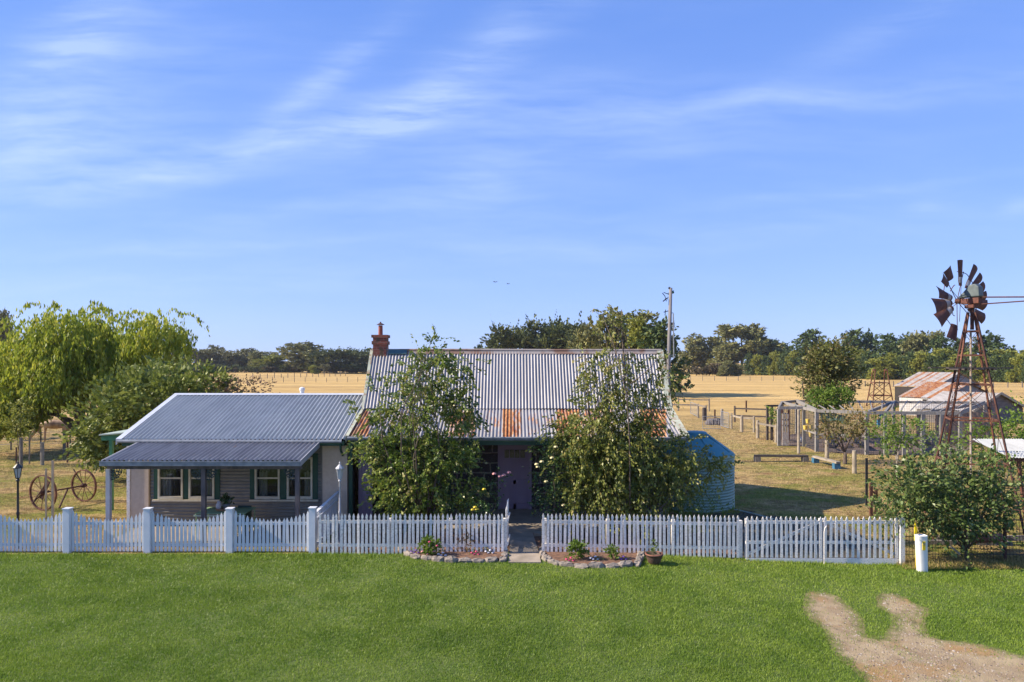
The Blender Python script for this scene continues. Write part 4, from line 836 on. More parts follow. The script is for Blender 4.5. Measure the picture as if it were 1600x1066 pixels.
    t_ = MB(); t_.b2((xa-.04, YW-.035, 0), (xa, YW+.04, 2.53)); t_.obj('corner_trim', mat('ochre_trim', (.30,.20,.10), (.22,.15,.08), .7, 5), rt); t_ = MB(); t_.b2((xb, YW-.05, 0), (xb+.04, YW+.04, 2.53)); t_.obj('corner_trim', clad, rt)
    for sh in ((241,248),(287,296),(336,344),(391,399),(438,449),(489,497)):
        s = MB(); xa_, xb_ = X(sh[0], YW), X(sh[1], YW); s.b2((xa_, YW-.03, zs), (xb_, YW+.02, z1w+.12)); s.b2((xa_+.025, YW-.04, zs+.06), (xb_-.025, YW-.03, z1w+.05)); s.obj('shutter', green_paint, rt)
    for a, b2_ in ((248,287),(296,336),(399,438),(449,489)):
        fr = window(rt, a, b2_, YW, zs, z1w)
        x0, x1 = X(a, YW)+.06, X(b2_, YW)-.06
        left = a in (248, 399); cx0, cx1 = (x0, x0+.26) if left else (x1-.24, x1)
        wavy_cloth(cx0, cx1, YW+.12, zs+.08, z1w-.05, 24, .018, 3).obj('curtain', curtain, fr, True)
        l_ = wavy_cloth(x0, x1, YW+.09, z1w-.42, z1w-.05, 30, .012, 5)
        for k in range(5): xx = x0+(x1-x0)*(k+.5)/5; l_.prism([(xx-.05, YW+.085, z1w-.42), (xx+.05, YW+.085, z1w-.42), (xx+.03, YW+.085, z1w-.47), (xx-.03, YW+.085, z1w-.47)], (0, .004, 0))
        l_.obj('lace_valance', lace, fr, True)
    for a, b2_ in ((240,345),(391,498)): s = MB(); s.b2((X(a, YW), YW-.10, zs-.06), (X(b2_, YW), YW-.012, zs-.012)); s.obj('window_sill', cream, rt)
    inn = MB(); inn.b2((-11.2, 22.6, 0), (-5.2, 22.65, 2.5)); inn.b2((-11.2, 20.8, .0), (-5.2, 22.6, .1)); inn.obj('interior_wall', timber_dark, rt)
    # verandah
    vl, vr = -11.07, -5.73; YV, ZV, YJ, ZJ = 18.50, 2.33, 20.25, 2.62
    corr('verandah_roof', (vl, YV, ZV), (vr, YV, ZV), (vl, YJ, ZJ), (vr, YJ, ZJ), iron_ver, pitch=.13, amp=.030, rows=6, rust_f=lambda x, t: -.02+.2*(vnoise(x, t*2, .9, 5) > .55)-.15+0*x, parent=rt)
    g_ = MB(); g_.b2((vl-.05, YV-.11, ZV-.13), (vr+.02, YV-.03, ZV-.015)); g_.b2((vl-.05, YV-.12, ZV-.02), (vr+.02, YV-.10, ZV+.0)); g_.obj('verandah_gutter', gutter_m, rt)
    e_ = MB(); e_.prism([(vr-.0, YV-.06, ZV-.14), (vr, YJ, ZJ-.14), (vr, YJ, ZJ+.02), (vr, YV-.06, ZV+.02)], (.03, 0, 0)); e_.prism([(vl-.03, YV-.06, ZV-.14), (vl-.03, YJ, ZJ-.14), (vl-.03, YJ, ZJ+.02), (vl-.03, YV-.06, ZV+.02)], (.03, 0, 0)); e_.obj('verandah_barge', mat('grey_barge_paint', (.33,.34,.36), (.28,.29,.31), .6, 5), rt)
    bm_ = MB(); bm_.b2((vl+.02, 18.62, 2.08), (vr-.02, 18.72, 2.21)); bm_.obj('verandah_beam', post_grey, rt)
    for x in (-11.02, -8.42, -5.86):
        p = MB(); p.b2((x-.055, 18.60, .0), (x+.055, 18.71, 2.08)); p.obj('verandah_post', post_grey if x > -11 else mat('sunlit_post_grey', (.42,.43,.46), (.34,.35,.38), .7, 5), rt)  # leftmost post paler: sun on its side put into the colour
        for sg in (-1, 1):
            if (x < -11 and sg < 0) or (x > -6 and sg > 0): continue
            br = MB(); cx = x+sg*.055
            for r_ in (.10, .17, .24, .30):
                br.ring((cx+sg*r_*0, 18.655, 2.08), r_, .010, (sg, 0, 0), (0, 0, -1), 10, 0, math.pi/2, 4)
            for a in (.35, .8, 1.2): br.beam((cx+sg*.02, 18.655, 2.06), (cx+sg*.32*math.cos(a), 18.655, 2.08-.32*math.sin(a)), .014, .02)
            for a, q in ((.3,.2),(.6,.27),(1.0,.27),(1.3,.2),(.8,.14),(.2,.29),(1.4,.28)): br.lathe((cx+sg*q*math.cos(a), 18.655, 2.08-q*math.sin(a)-.02), [(.001, 0), (.03, .01), (.03, .03), (.001, .04)], 8)
            br.obj('lace_bracket', mat('blue_green_ironwork', (.025,.05,.06), (.02,.04,.05), .5, 9), rt)
    fl = MB(); fl.b2((-11.2, 18.45, -.1), (-5.3, YW-.05, .05)); fl.obj('verandah_floor', concrete, rt)
    # flue on the rear slope
    p = MB(); p.tube([(X(472, 24.2), 24.2, 3.6), (X(472, 24.2), 24.2, 4.02)], .075, 10); p.lathe((X(472, 24.2), 24.2, 4.0), [(.1, 0), (.1, .08), (.02, .12)], 12); p.obj('flue', white, rt)
    # green side porch behind the left end
    Yp = 23.0; a = MB(); a.b2((X(158, Yp), Yp, 2.36), (-11.6, Yp+.05, 2.52)); a.b2((X(172, Yp)-.05, Yp+.02, 0), (X(172, Yp)+.06, Yp+.12, 2.36)); a.b2((X(158, Yp), Yp+.05, 2.40), (X(158, Yp)+.05, Yp+2.4, 2.5)); a.obj('side_porch_frame', green_mid, rt)
    a = MB(); a.prism([(X(156, Yp), Yp-.06, 2.53), (-11.55, Yp-.06, 2.72), (-11.55, Yp-.06, 2.76), (X(156, Yp), Yp-.06, 2.57)], (0, 2.6, 0)); a.obj('side_porch_roof', mat('pale_green_sheet', (.42,.50,.42), (.36,.42,.36), .5, 5), rt)
wing()

# ---------------------------------------------------------------- picket fences
def picket_mesh(style, h, w=.068, t=.018):
    mb_ = MB()
    if style == 'point': o = [(-w/2, 0), (w/2, 0), (w/2, h-.09), (0, h), (-w/2, h-.09)]
    else: o = [(-w/2, 0), (w/2, 0), (w/2, h-.155), (w*.30, h-.135), (w*.30, h-.118), (w*.48, h-.10), (w*.40, h-.06), (w*.06, h), (-w*.06, h), (-w*.40, h-.06), (-w*.48, h-.10), (-w*.30, h-.118), (-w*.30, h-.135), (-w/2, h-.155)]
    mb_.prism([(a, 0, b_) for a, b_ in o], (0, t, 0)); return mb_.mesh('picket', white if style != 'point' else white_l)
def picket(me, root, x, y, z, sz=1., lean=None, rz=0.):
    o = bpy.data.objects.new('picket', me); C.objects.link(o); o.parent = root; o.location = Vector((x, y, z))-wloc(root); o.scale.z = sz
    o.rotation_euler = (random.gauss(0, .004), random.gauss(0, .009) if lean is None else lean, rz+random.gauss(0, .03)); return o
def post(root, x, y, z0, z1, w, m, cap=True, name='post'):
    p = MB(); p.b2((x-w/2, y-w/2, z0), (x+w/2, y+w/2, z1))
    if cap: p.prism([(x-w/2-.015, y-w/2-.015, z1), (x+w/2+.015, y-w/2-.015, z1), (x+w/2+.015, y+w/2+.015, z1), (x-w/2-.015, y+w/2+.015, z1)], (0, 0, .025))
    return p.obj(name, m, root)
PMp = picket_mesh('point', 1.0); PMg = picket_mesh('gothic', 1.07)
def fence_scallop():
    Yf = 17.92; xs = [-15.85, -13.75, -11.66, -9.55, -7.40, -5.23]
    rt = thing('scalloped_fence', (-10, Yf, 0), 'white picket fence dipping in scallops between square posts, in front of the wing', 'fence')
    for x in xs: post(rt, x, Yf, -.1, 1.17 if x > -6 else 1.15, .165, white_l)
    for a, b_ in zip(xs[:-1], xs[1:]):
        for z in (.16, .72): r_ = MB(); r_.b2((a+.083, Yf+.03, z), (b_-.083, Yf+.07, z+.07)); r_.obj('rail', white_l, rt)
        n = 19; w = (b_-a-.165)
        for k in range(n):
            t = (k+.5)/n; x = a+.083+w*t; h = .88+.24*abs(2*t-1)**2.2; picket(PMp, rt, x, Yf+.008, .03, h+random.gauss(0, .004)-.03)
fence_scallop()
def fence_side():
    rt = thing('side_fence', (-5.2, 19, 0), 'short white picket fence running back from the corner post to the wing wall', 'fence')
    n = 20
    for z in (.2, .85): r_ = MB(); r_.beam((-5.16, 18.02, z), (-5.16, 20.5, z+.08), .04, .07); r_.obj('rail', white_l, rt)
    r_ = MB(); r_.beam((-5.2, 18.02, 1.02), (-5.2, 20.5, 1.12), .09, .03); r_.obj('cap_rail', white_l, rt)
    for k in range(n): picket(PMp, rt, -5.21, 18.08+k*.121, .03, .98+.005*k, rz=math.pi/2)
fence_side()
def fence_main(name, x0, x1, y0, y1, zt0, zt1, zb0, zb1, n, label, posts):
    rt = thing(name, ((x0+x1)/2, y0, 0), label, 'fence')
    for k in range(n):
        t = k/(n-1); zb = zb0+(zb1-zb0)*t; zt = zt0+(zt1-zt0)*t; picket(PMg, rt, x0+(x1-x0)*t+random.gauss(0, .004), y0+(y1-y0)*t, zb, (zt-zb+random.gauss(0, .006))/1.07)
    for q in (.22, .79): r_ = MB(); r_.beam((x0-.04, y0+.045, zb0+(zt0-zb0)*q), (x1+.04, y1+.045, zb1+(zt1-zb1)*q), .04, .075); r_.obj('rail', white, rt)
    for x, w in posts: t = (x-x0)/(x1-x0); post(rt, x, y0+(y1-y0)*t+.12, -.3, 1.0+(zt1-zt0)*t-.08, w, white, False)
    return rt
fence_main('picket_fence', X(500, 17.75), X(785, 17.72), 17.75, 17.72, 1.06, 1.06, .0, .0, 44, 'weathered white picket fence between the corner post and the open garden gate', [(-3.2, .09), (-1.6, .09), (-.18, .10)])
fr_ = fence_main('picket_fence', X(849, 17.72), X(1153, 17.66), 17.72, 17.66, 1.07, 1.03, .01, -.06, 46, 'weathered white picket fence between the open garden gate and the wide drive gates', [(.85, .10), (2.5, .09), (4.2, .09), (5.93, .11)])
pl = MB(); pl.beam((2.6, 17.76, -.10), (5.95, 17.70, -.15), .03, .14); pl.obj('gap_shade_strip', timber_dark, fr_)  # dark strip put in for the shaded gap below the pickets
def drive_gate(x0, x1, n, label, brace):
    rt = thing('drive_gate', ((x0+x1)/2, 17.6, -.2), label, 'gate', 'pair of wide picket drive gates'); Yg = 17.62
    for k in range(n):
        x = x0+.04+(x1-x0-.08)*k/(n-1); picket(PMg, rt, x, Yg, -.04-.02*(k/n), (1.06+random.gauss(0, .006))/1.07)
    b_ = MB(); b_.prism([(x0, Yg-.004, -.06), (x1, Yg-.004, -.075), (x1, Yg-.004, -.235), (x0, Yg-.004, -.20)], (0, .03, 0)); b_.obj('bottom_board', white, rt)
    for z in (.30, .82): r_ = MB(); r_.b2((x0, Yg+.022, z), (x1, Yg+.06, z+.075)); r_.obj('rail', white, rt)
    for x in (x0+.03, x1-.03): r_ = MB(); r_.b2((x-.03, Yg+.062, -.19), (x+.03, Yg+.10, .95)); r_.obj('stile', white, rt)
    r_ = MB(); r_.beam((x0+.06, Yg+.08, 0.02) if brace else (x1-.06, Yg+.08, .02), (x1-.06, Yg+.08, .85) if brace else (x0+.06, Yg+.08, .85), .03, .07); r_.obj('brace', white, rt)
    return rt
drive_gate(6.04, 8.01, 16, 'left leaf of the wide white picket drive gates, beside the long fence', True)
drive_gate(8.05, 9.98, 14, 'right leaf of the wide white picket drive gates, beside the dark bush', False)
p = MB(); p.tube([(8.03, 17.56, -.22), (8.03, 17.56, .62), (8.05, 17.57, .72), (8.10, 17.58, .78)], .013, 8); tag(p.obj('drop_bolt', white), 'thin white drop bolt rod where the two drive gates meet', 'gate bolt')
p = MB(); p.b2((10.0, 17.58, -.35), (10.13, 17.72, .98)); tag(p.obj('gate_post', white, bevel=.01), 'square weathered white post at the right end of the drive gates', 'post')
def garden_gate():
    rt = thing('garden_gate', (-.14, 17.8, 0), 'narrow white picket garden gate standing open beside the path', 'gate')
    for k in range(8):
        t = k/7; y = 17.84+t*.86; x = -.155+.06*t; h = 1.10+.10*t; picket(PMg, rt, x, y, .06, h/1.07, lean=0, rz=math.pi/2-.05)
    for z in (.25, .85): r_ = MB(); r_.beam((-.12, 17.8, z), (-.06, 18.74, z), .035, .07); r_.obj('rail', white, rt)
garden_gate()
# path
def paths():
    m = MB(); m.prism([(-.06, 17.72, -.05), (.71, 17.72, -.05), (.60, 19.95, -.05), (-.08, 19.95, -.05)], (0, 0, .075)); m.prism([(-.09, 16.95, -.06), (.72, 16.95, -.06), (.71, 17.705, -.06), (-.08, 17.705, -.06)], (0, 0, .095))
    o = m.obj('path', concrete); tag(o, kind='structure')
    m = MB(); m.prism([(-5.1, 17.8, -.02), (5.9, 17.8, -.05), (5.9, 19.95, -.02), (-5.1, 19.95, -.02)], (0, 0, .035)); o = m.obj('garden_soil', soil_m); tag(o, kind='structure')
    m = MB(); m.prism([(5.95, 17.75, -.13), (9.9, 17.75, -.24), (10.6, 21.5, -.12), (8.5, 23.0, -.03), (5.95, 22.5, -.03)], (0, 0, .02)); o = m.obj('drive_shade_patch', mat('soil_with_shade', (.075,.06,.045), (.045,.045,.03), .95, 2.5, bump=.6)); tag(o, kind='structure')  # drive soil coloured dark to put the shade behind the gates into it
    for (x0, x1, nm) in ((-.30, -.09, 'left'), (.62, 1.6, 'right')):
        m = MB(); m.b2((x0, 19.55, .0), (x1, 19.8, .10)); tag(m.obj('timber_edging', timber_pale if x0 > 0 else timber), 'timber garden edging on the %s side of the path behind the gate' % nm, 'garden edging')
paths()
# ---------------------------------------------------------------- lamps
def lamp(px, Y, top, mpost, label):
    x = X(px, Y); z0 = g(x, Y); rt = thing('lamp_post', (x, Y, z0), label, 'lamp post'); zt = Z(top, Y)
    p = MB(); p.lathe((x, Y, z0), [(.07, -.05), (.065, .12), (.035, .2), (.032, .9), (.045, .93), (.03, .97), (.026, zt-z0-.62), (.05, zt-z0-.58), (.03, zt-z0-.54)], 10); p.obj('pole', mpost, rt, True)
    l = MB(); zb = zt-.54; l.lathe((x, Y, zb), [(.03, 0), (.06, .02), (.06, .035)], 6); l.lathe((x, Y, zb+.29), [(.12, 0), (.115, .02), (.05, .09), (.02, .12), (.028, .15), (.004, .2)], 8)
    for k in range(6): a = k*math.pi/3; l.beam((x+.055*math.cos(a), Y+.055*math.sin(a), zb+.03), (x+.10*math.cos(a), Y+.10*math.sin(a), zb+.29), .010, .010)
    l.obj('lantern_frame', mpost, rt); q = MB(); q.lathe((x, Y, zb+.035), [(.05, 0), (.092, .25)], 6); q.obj('lantern_glass', mat('frosted_lamp_glass', (.50,.52,.52), (.38,.40,.40), .15, 6), rt)
lamp(28, 18.35, 717, black_metal, 'black lamp post standing behind the left end of the picket fence')
lamp(531, 18.5, 718, mat('grey_lamp_paint', (.45,.46,.48), (.35,.36,.38), .5, 6), 'pale grey lamp post beside the right end of the wing verandah')
# ---------------------------------------------------------------- flower beds
def bed(poly, n, label, grp):
    c = np.mean([[p.x, p.y] for p in poly], 0)
    m = MB(); pts = [Vector((p.x, p.y, g(p.x, p.y)-.02)) for p in poly]; m.prism(pts, (0, 0, .10)); o = m.obj('bed_soil', soil_m); tag(o, kind='structure')
    # stones along the outline front (poly order starts at left end and runs round the front)
    front = poly; L_ = [0]
    for a, b_ in zip(front[:-1], front[1:]): L_.append(L_[-1]+(b_-a).length)
    for k in range(n):
        s = (k+.5)/n*L_[-1]; i = max(j for j in range(len(L_)) if L_[j] <= s); i = min(i, len(front)-2); t = (s-L_[i])/(L_[i+1]-L_[i]); q = front[i].lerp(front[i+1], t)
        w = L_[-1]/n; big = RNG.uniform(.85, 1.3); vs = []; dirv = (front[i+1]-front[i]).normalized(); ang = math.atan2(dirv.y, dirv.x)
        rx, ry, rz = w*.56, RNG.uniform(.08, .12), RNG.uniform(.06, .10)*big; mb_ = MB(); rings, seg = 5, 9
        for a in range(rings+1):
            ph = -math.pi/2+math.pi*a/rings
            for b_ in range(seg):
                th = 2*math.pi*b_/seg; j = 1+RNG.normal()*.10
                lx = rx*math.copysign(abs(math.cos(ph))**.5, 1)*math.copysign(abs(math.cos(th))**.7, math.cos(th))*j; ly = ry*abs(math.cos(ph))**.5*math.copysign(abs(math.sin(th))**.7, math.sin(th))*j
                vs.append((q.x+lx*math.cos(ang)-ly*math.sin(ang), q.y+lx*math.sin(ang)+ly*math.cos(ang), g(q.x, q.y)+.03+rz*math.copysign(abs(math.sin(ph))**.7, math.sin(ph))*j))
        fs = [(a*seg+b_, a*seg+(b_+1) % seg, (a+1)*seg+(b_+1) % seg, (a+1)*seg+b_) for a in range(rings) for b_ in range(seg)]
        mb_.add(vs, fs); tag(mb_.obj('edging_stone', stone_m), label % ORD[k], 'stone', grp)
bed([GP(a, b_) for a, b_ in ((624,856),(632,866),(650,873),(680,877),(720,879),(755,879),(786,877),(790,862))], 13, '%s rough stone from the left edging the flower bed left of the path', 'stones edging the left flower bed')
bed([GP(a, b_) for a, b_ in ((846,860),(848,870),(858,879),(875,884),(910,887),(960,887),(996,884),(1002,868))], 12, '%s rough stone from the left edging the flower bed right of the path', 'stones edging the right flower bed')
def small_plant(px, py, w, h, m, label, petals=None, cat='plant', name='garden_plant', n=26, size=.05, spots=(), up=.4):
    b_ = GP(px, py); Y = b_.y; c = b_+Vector((0, 0, h*Y/F/2)); s = Y/F
    rt = tree(name, b_, [(c.x, c.y, c.z+.03, w*s/2*.8, w*s/2*.6, h*s/2*.75, n)], m, size, label, cat, tr=.008, leaves_per=8, length=.08, jit=.015, aspect=.6, up=up)
    if petals:
        for k, (a, q) in enumerate(spots): rose_blooms(rt, [(a, q)], Y-.12, petals[k % len(petals)], .035)
    return rt
small_plant(673, 872, 42, 36, lm_fresh, 'round green flowering bush with pink blooms in the left flower bed', [petal_m, petal_p], 'flowering bush', n=110, size=.07, spots=[(665,853),(678,862),(671,847),(660,862),(683,853),(668,866)])
small_plant(725, 868, 34, 40, lm_red, 'upright spindly rose sapling in the left flower bed', None, 'rose bush', 'rose_bush', n=34)
for px, py, pet, l in ((648,868,petal_v,'small clump of violet flowers at the left end of the left flower bed'),(742,870,petal_m,'small pink flowered clump in the middle of the left flower bed'),(764,868,petal_w,'small white flowered clump at the right end of the left flower bed'),(690,872,petal_w,'tiny white flowers beside the round flowering bush'),
                       (890,880,petal_m,'small pink flowers at the foot of the bright green plant'),(928,878,petal_w,'small pale flowers in the middle of the right flower bed'),(972,878,petal_v,'small violet flowers in the right flower bed')):
    small_plant(px, py, 16, 10, lm_fresh, l, [pet], 'flowers', 'flower_clump', n=12, size=.03, spots=[(px-5,py-6),(px+2,py-8),(px+6,py-4),(px-1,py-4)])
small_plant(903, 878, 38, 38, lm_fresh, 'bright green leafy plant in the right flower bed', n=90, size=.075)
small_plant(957, 878, 26, 26, lm_fresh, 'smaller bright green plant near the right end of the right flower bed', n=50, size=.06)
small_plant(938, 880, 14, 10, lm_camel, 'low dull green clump between two bright green plants', n=12, size=.03)
def pot():
    b_ = GP(1022, 882); rt = thing('plant_pot', b_, 'round dark terracotta pot standing on the lawn before the fence', 'pot')
    p = MB(); p.lathe(b_, [(.09, 0), (.15, .06), (.20, .19), (.215, .24), (.225, .24), (.225, .27), (.19, .27), (.175, .22), (.02, .21)], 22); p.obj('bowl', mat('dark_clay', (.085,.055,.045), (.12,.07,.05), .7, 9), rt, True)
    r_ = MB(); r_.ring(b_+Vector((0, 0, .262)), .207, .020, (1,0,0), (0,1,0), 24); r_.obj('rim', terracotta, rt, True)
    small = tree('potted_plant', b_+Vector((0,0,.2)), [(b_.x-.0, b_.y, b_.z+.42, .07, .07, .20, 26), (b_.x-.07, b_.y, b_.z+.30, .09, .06, .07, 10)], lm_camel, .045, 'thin grey green plant growing in the round clay pot', 'plant', tr=.006, leaves_per=7, length=.06, jit=.012)
pot()
def bollard():
    b_ = GP(1441, 893); b_.z -= .02; rt = thing('marker_post', b_, 'thick white plastic marker post with yellow label beside the drive gates', 'marker post')
    w, d, h = .13, .10, .93; n = 14; vs = []; 
    def ring_(z, s=1., tilt=0): return [(b_.x-.03*(z/h)+w*s*math.copysign(abs(math.cos(t))**.6, math.cos(t)), b_.y+d*s*math.copysign(abs(math.sin(t))**.6, math.sin(t)), b_.z+z+tilt*math.cos(t)) for t in (2*math.pi*k/n for k in range(n))]
    m = MB(); R_ = [ring_(-.1, .92), ring_(.3, .95), ring_(h-.03, 1.03), ring_(h-.012, 1.08), ring_(h, 1.08), ring_(h+.002, .96), ring_(h-.02, .9)]
    for r_ in R_: vs += r_
    fs = [(i*n+k, i*n+(k+1) % n, (i+1)*n+(k+1) % n, (i+1)*n+k) for i in range(len(R_)-1) for k in range(n)]+[tuple(range((len(R_)-1)*n, len(R_)*n))]
    m.add(vs, fs); m.obj('body', mat('white_plastic', (.80,.80,.78), (.72,.72,.70), .4, 4), rt, True)
    l = MB(); l.b2((b_.x-.055, b_.y-.112, b_.z+.58), (b_.x+.015, b_.y-.098, b_.z+.80)); l.obj('label', mat('yellow_label', (.75,.55,.02), (.7,.5,.02), .5, 8), rt)
    l = MB(); l.b2((b_.x-.045, b_.y-.115, b_.z+.70), (b_.x+.005, b_.y-.1125, b_.z+.765)); l.obj('label_mark', mat('grey_label_ink', (.35,.30,.12), (.3,.25,.1), .5, 30), rt)
    q = GP(1435, 880); l = MB(); l.prism([(b_.x-.095, b_.y+.16, b_.z+.75), (b_.x-.03, b_.y+.16, b_.z+.75), (b_.x-.03, b_.y+.16, b_.z+1.05), (b_.x-.055, b_.y+.16, b_.z+1.10), (b_.x-.075, b_.y+.16, b_.z+1.2), (b_.x-.09, b_.y+.16, b_.z+1.08)], (0, .025, 0)); l.b2((b_.x-.07, b_.y+.165, b_.z-.1), (b_.x-.04, b_.y+.18, b_.z+.75))
    tag(l.obj('marker_stake', mat('yellow_plastic', (.80,.62,.0), (.75,.55,.0), .4, 8)), 'slim yellow stake sticking up behind the white marker post', 'stake')
bollard()
# ---------------------------------------------------------------- porch things
def table():
    Y0, Y1 = 19.05, 19.9; x0, x1 = X(304, 19.05), X(363, 19.05); rt = thing('verandah_table', ((x0+x1)/2, 19.5, .05), 'pale green metal table on the wing verandah', 'table'); gm = mat('pale_green_metal', (.24,.36,.19), (.20,.31,.17), .45, 6)
    t = MB(); x1 += .35; t.b2((x0, Y0, .755), (x1, Y1, .78)); t.obj('table_top', gm, rt, bevel=.01)
    f = MB(); f.b2((x0-.02, Y0-.03, .70), (x1+.02, Y0-.012, .735)); f.b2((x0-.02, Y0-.012, .71), (x0-.003, Y1, .73)); f.obj('apron', mat('silver_green_trim', (.45,.55,.42), (.4,.5,.38), .4, 6), rt)
    for x in (x0+.03, x1-.03):
        for y in (Y0+.05, Y1-.05): l = MB(); l.tube([(x, y, .05), (x, y, .75)], .018, 8); l.obj('leg', gm, rt)
    cx, cy = X(347, 19.4), 19.45; b_ = MB(); b_.lathe((cx, cy, .78), [(.16, 0), (.19, .03), (.19, .06), (.17, .06), (.16, .04)], 16); tag(b_.obj('tray', mat('woven_cane', (.45,.22,.10), (.32,.15,.07), .8, 30)), 'round woven cane tray on the green verandah table', 'tray')
    b_ = MB(); b_.lathe((cx+.10, cy, .815), [(.07, 0), (.10, .10), (.105, .16), (.09, .16)], 14); pt = tag(b_.obj('flower_pot', mat('grey_pot', (.18,.18,.17), (.13,.13,.12), .6, 9), None, True), 'grey pot on the woven tray holding a dark green plant', 'pot')
    tree('potted_plant', (cx+.1, cy, .95), [(cx+.10, cy, 1.07, .13, .10, .09, 34)], lm_rose, .07, 'dark green leafy plant in the grey pot on the verandah table', 'plant', tr=.008, leaves_per=8, length=.10, jit=.02)
    b_ = MB(); b_.lathe((cx-.10, cy-.02, .815), [(.06, 0), (.09, .06), (.08, .14), (.05, .19), (.055, .23)], 14); tag(b_.obj('jar', mat('cream_ceramic', (.62,.55,.50), (.45,.36,.33), .4, 22), None, True), 'cream patterned ceramic jar on the woven tray', 'jar')
    xc, Yc = X(382, 19.8), 19.8; c = thing('garden_chair', (xc, Yc, .05), 'dark green garden chair right of the verandah table', 'chair'); b_ = MB(); b_.b2((xc-.2, Yc, .5), (xc+.2, Yc+.03, .84)); b_.obj('backrest', mat('deep_green_plastic', (.02,.05,.04), (.015,.04,.03), .4, 8), c, bevel=.02); b_ = MB(); b_.b2((xc-.2, Yc-.4, .46), (xc+.2, Yc, .49)); b_.obj('seat', MATS['deep_green_plastic'], c, bevel=.01)
    for a in (-.17, .17):
        for q in (-.37, -.03): b_ = MB(); b_.b2((xc+a-.015, Yc+q-.015, .05), (xc+a+.015, Yc+q+.015, .46)); b_.obj('leg', MATS['deep_green_plastic'], c)
table()
# ---------------------------------------------------------------- water tank
def tank():
    cx, cy, r_ = 6.42, 24.0, 1.33; rt = thing('water_tank', (cx, cy, 0), 'round teal green corrugated water tank beside the cottage', 'water tank'); m = mat('teal_tank_plastic', (.27,.385,.30), (.23,.335,.26), .5, 2)
    m2 = mat('teal_tank_lid', (.06,.23,.26), (.05,.20,.23), .5, 2)
    nz = 150; prof = [(r_, -.1)]+[(r_+.016*math.sin(2*math.pi*(1.72*k/nz)/.098), .0+1.72*k/nz) for k in range(nz+1)]+[(r_+.02, 1.74), (r_+.03, 1.80), (r_+.0, 1.83)]
    b_ = MB(); b_.lathe((cx, cy, 0), prof, 64); b_.obj('wall', m, rt, True)
    b_ = MB(); b_.lathe((cx, cy, 1.83), [(r_+.0, 0), (r_-.02, .03), (.9, .34), (.45, .60), (.42, .70), (.38, .73), (.001, .74)], 48); l = b_.obj('lid', m2, rt, True)
    for k in range(8):
        a = k*math.pi/4+.2; q = MB(); u = Vector((math.cos(a), math.sin(a), 0)); t_ = Vector((-u.y, u.x, 0)); c = Vector((cx, cy, 1.83))
        q.prism([c+u*(r_-.10)+t_*.07+Vector((0,0,.05)), c+u*(r_-.10)-t_*.07+Vector((0,0,.05)), c+u*.48-t_*.05+Vector((0,0,.58)), c+u*.48+t_*.05+Vector((0,0,.58))], (0, 0, .07)); q.obj('lid_rib', m2, l)
    q = MB(); q.tube([(cx+.9, cy-.98, .08), (cx+1.5, cy-1.6, .03), (cx+1.9, cy-2.4, .02)], .022, 8); tag(q.obj('hose', mat('pale_hose', (.35,.42,.36), (.3,.36,.3), .5, 8)), 'pale hose lying on the ground from the water tank', 'hose')
tank()
# ---------------------------------------------------------------- aerial pole
def pole():
    Y = 34.; x = X(1045, Y); rt = thing('timber_pole', (x, Y, 0), 'tall weathered timber pole with small brackets rising behind the cottage roof', 'pole')
    p = MB(); p.tube([(x, Y, -.2), (x-.02, Y, 4.4), (X(1048, Y), Y, Z(450, Y))], [.115, .10, .08], 12); p.obj('shaft', mat('weathered_pole', (.24,.22,.21), (.15,.14,.14), .9, 3, stretch=(3,3,.3), bump=.4), rt, True)
    p = MB(); p.beam(P(1043, 459, Y), P(1053, 454, Y), .03, .03); p.lathe(P(1051, 459, Y), [(.001, 0), (.06, .01), (.085, .05), (.06, .12), (.001, .13)], 10); p.obj('insulator', mat('green_porcelain', (.01,.10,.08), (.01,.08,.06), .3, 9), rt)
    p = MB(); p.beam(P(1047, 461, Y), P(1037, 457, Y), .03, .03); p.lathe(P(1046, 452, Y), [(.001, 0), (.07, .02), (.05, .10), (.001, .12)], 8); p.beam(P(1044, 486, Y), P(1037, 488, Y), .03, .04); p.beam(P(1052, 489, Y), P(1045, 489, Y), .025, .025); p.beam(P(1040, 484, Y), P(1039, 493, Y), .03, .03); p.box(P(1051, 506, Y), (.16, .12, .12)); p.obj('bracket', black_metal, rt)
    p = MB(); p.tube([P(1035, 458, Y), P(1039, 463, Y), P(1041, 471, Y), P(1044, 464, Y)], .02, 6); p.beam(P(1036, 471, Y), P(1042, 466, Y), .12, .05); p.obj('floodlight', black_metal, rt)
    p = MB(); p.tube([P(1052, 560, Y)-Vector((0,.12,0)), P(1051, 490, Y)-Vector((0,.12,0))], .03, 6); p.obj('conduit', galv, rt)
pole()
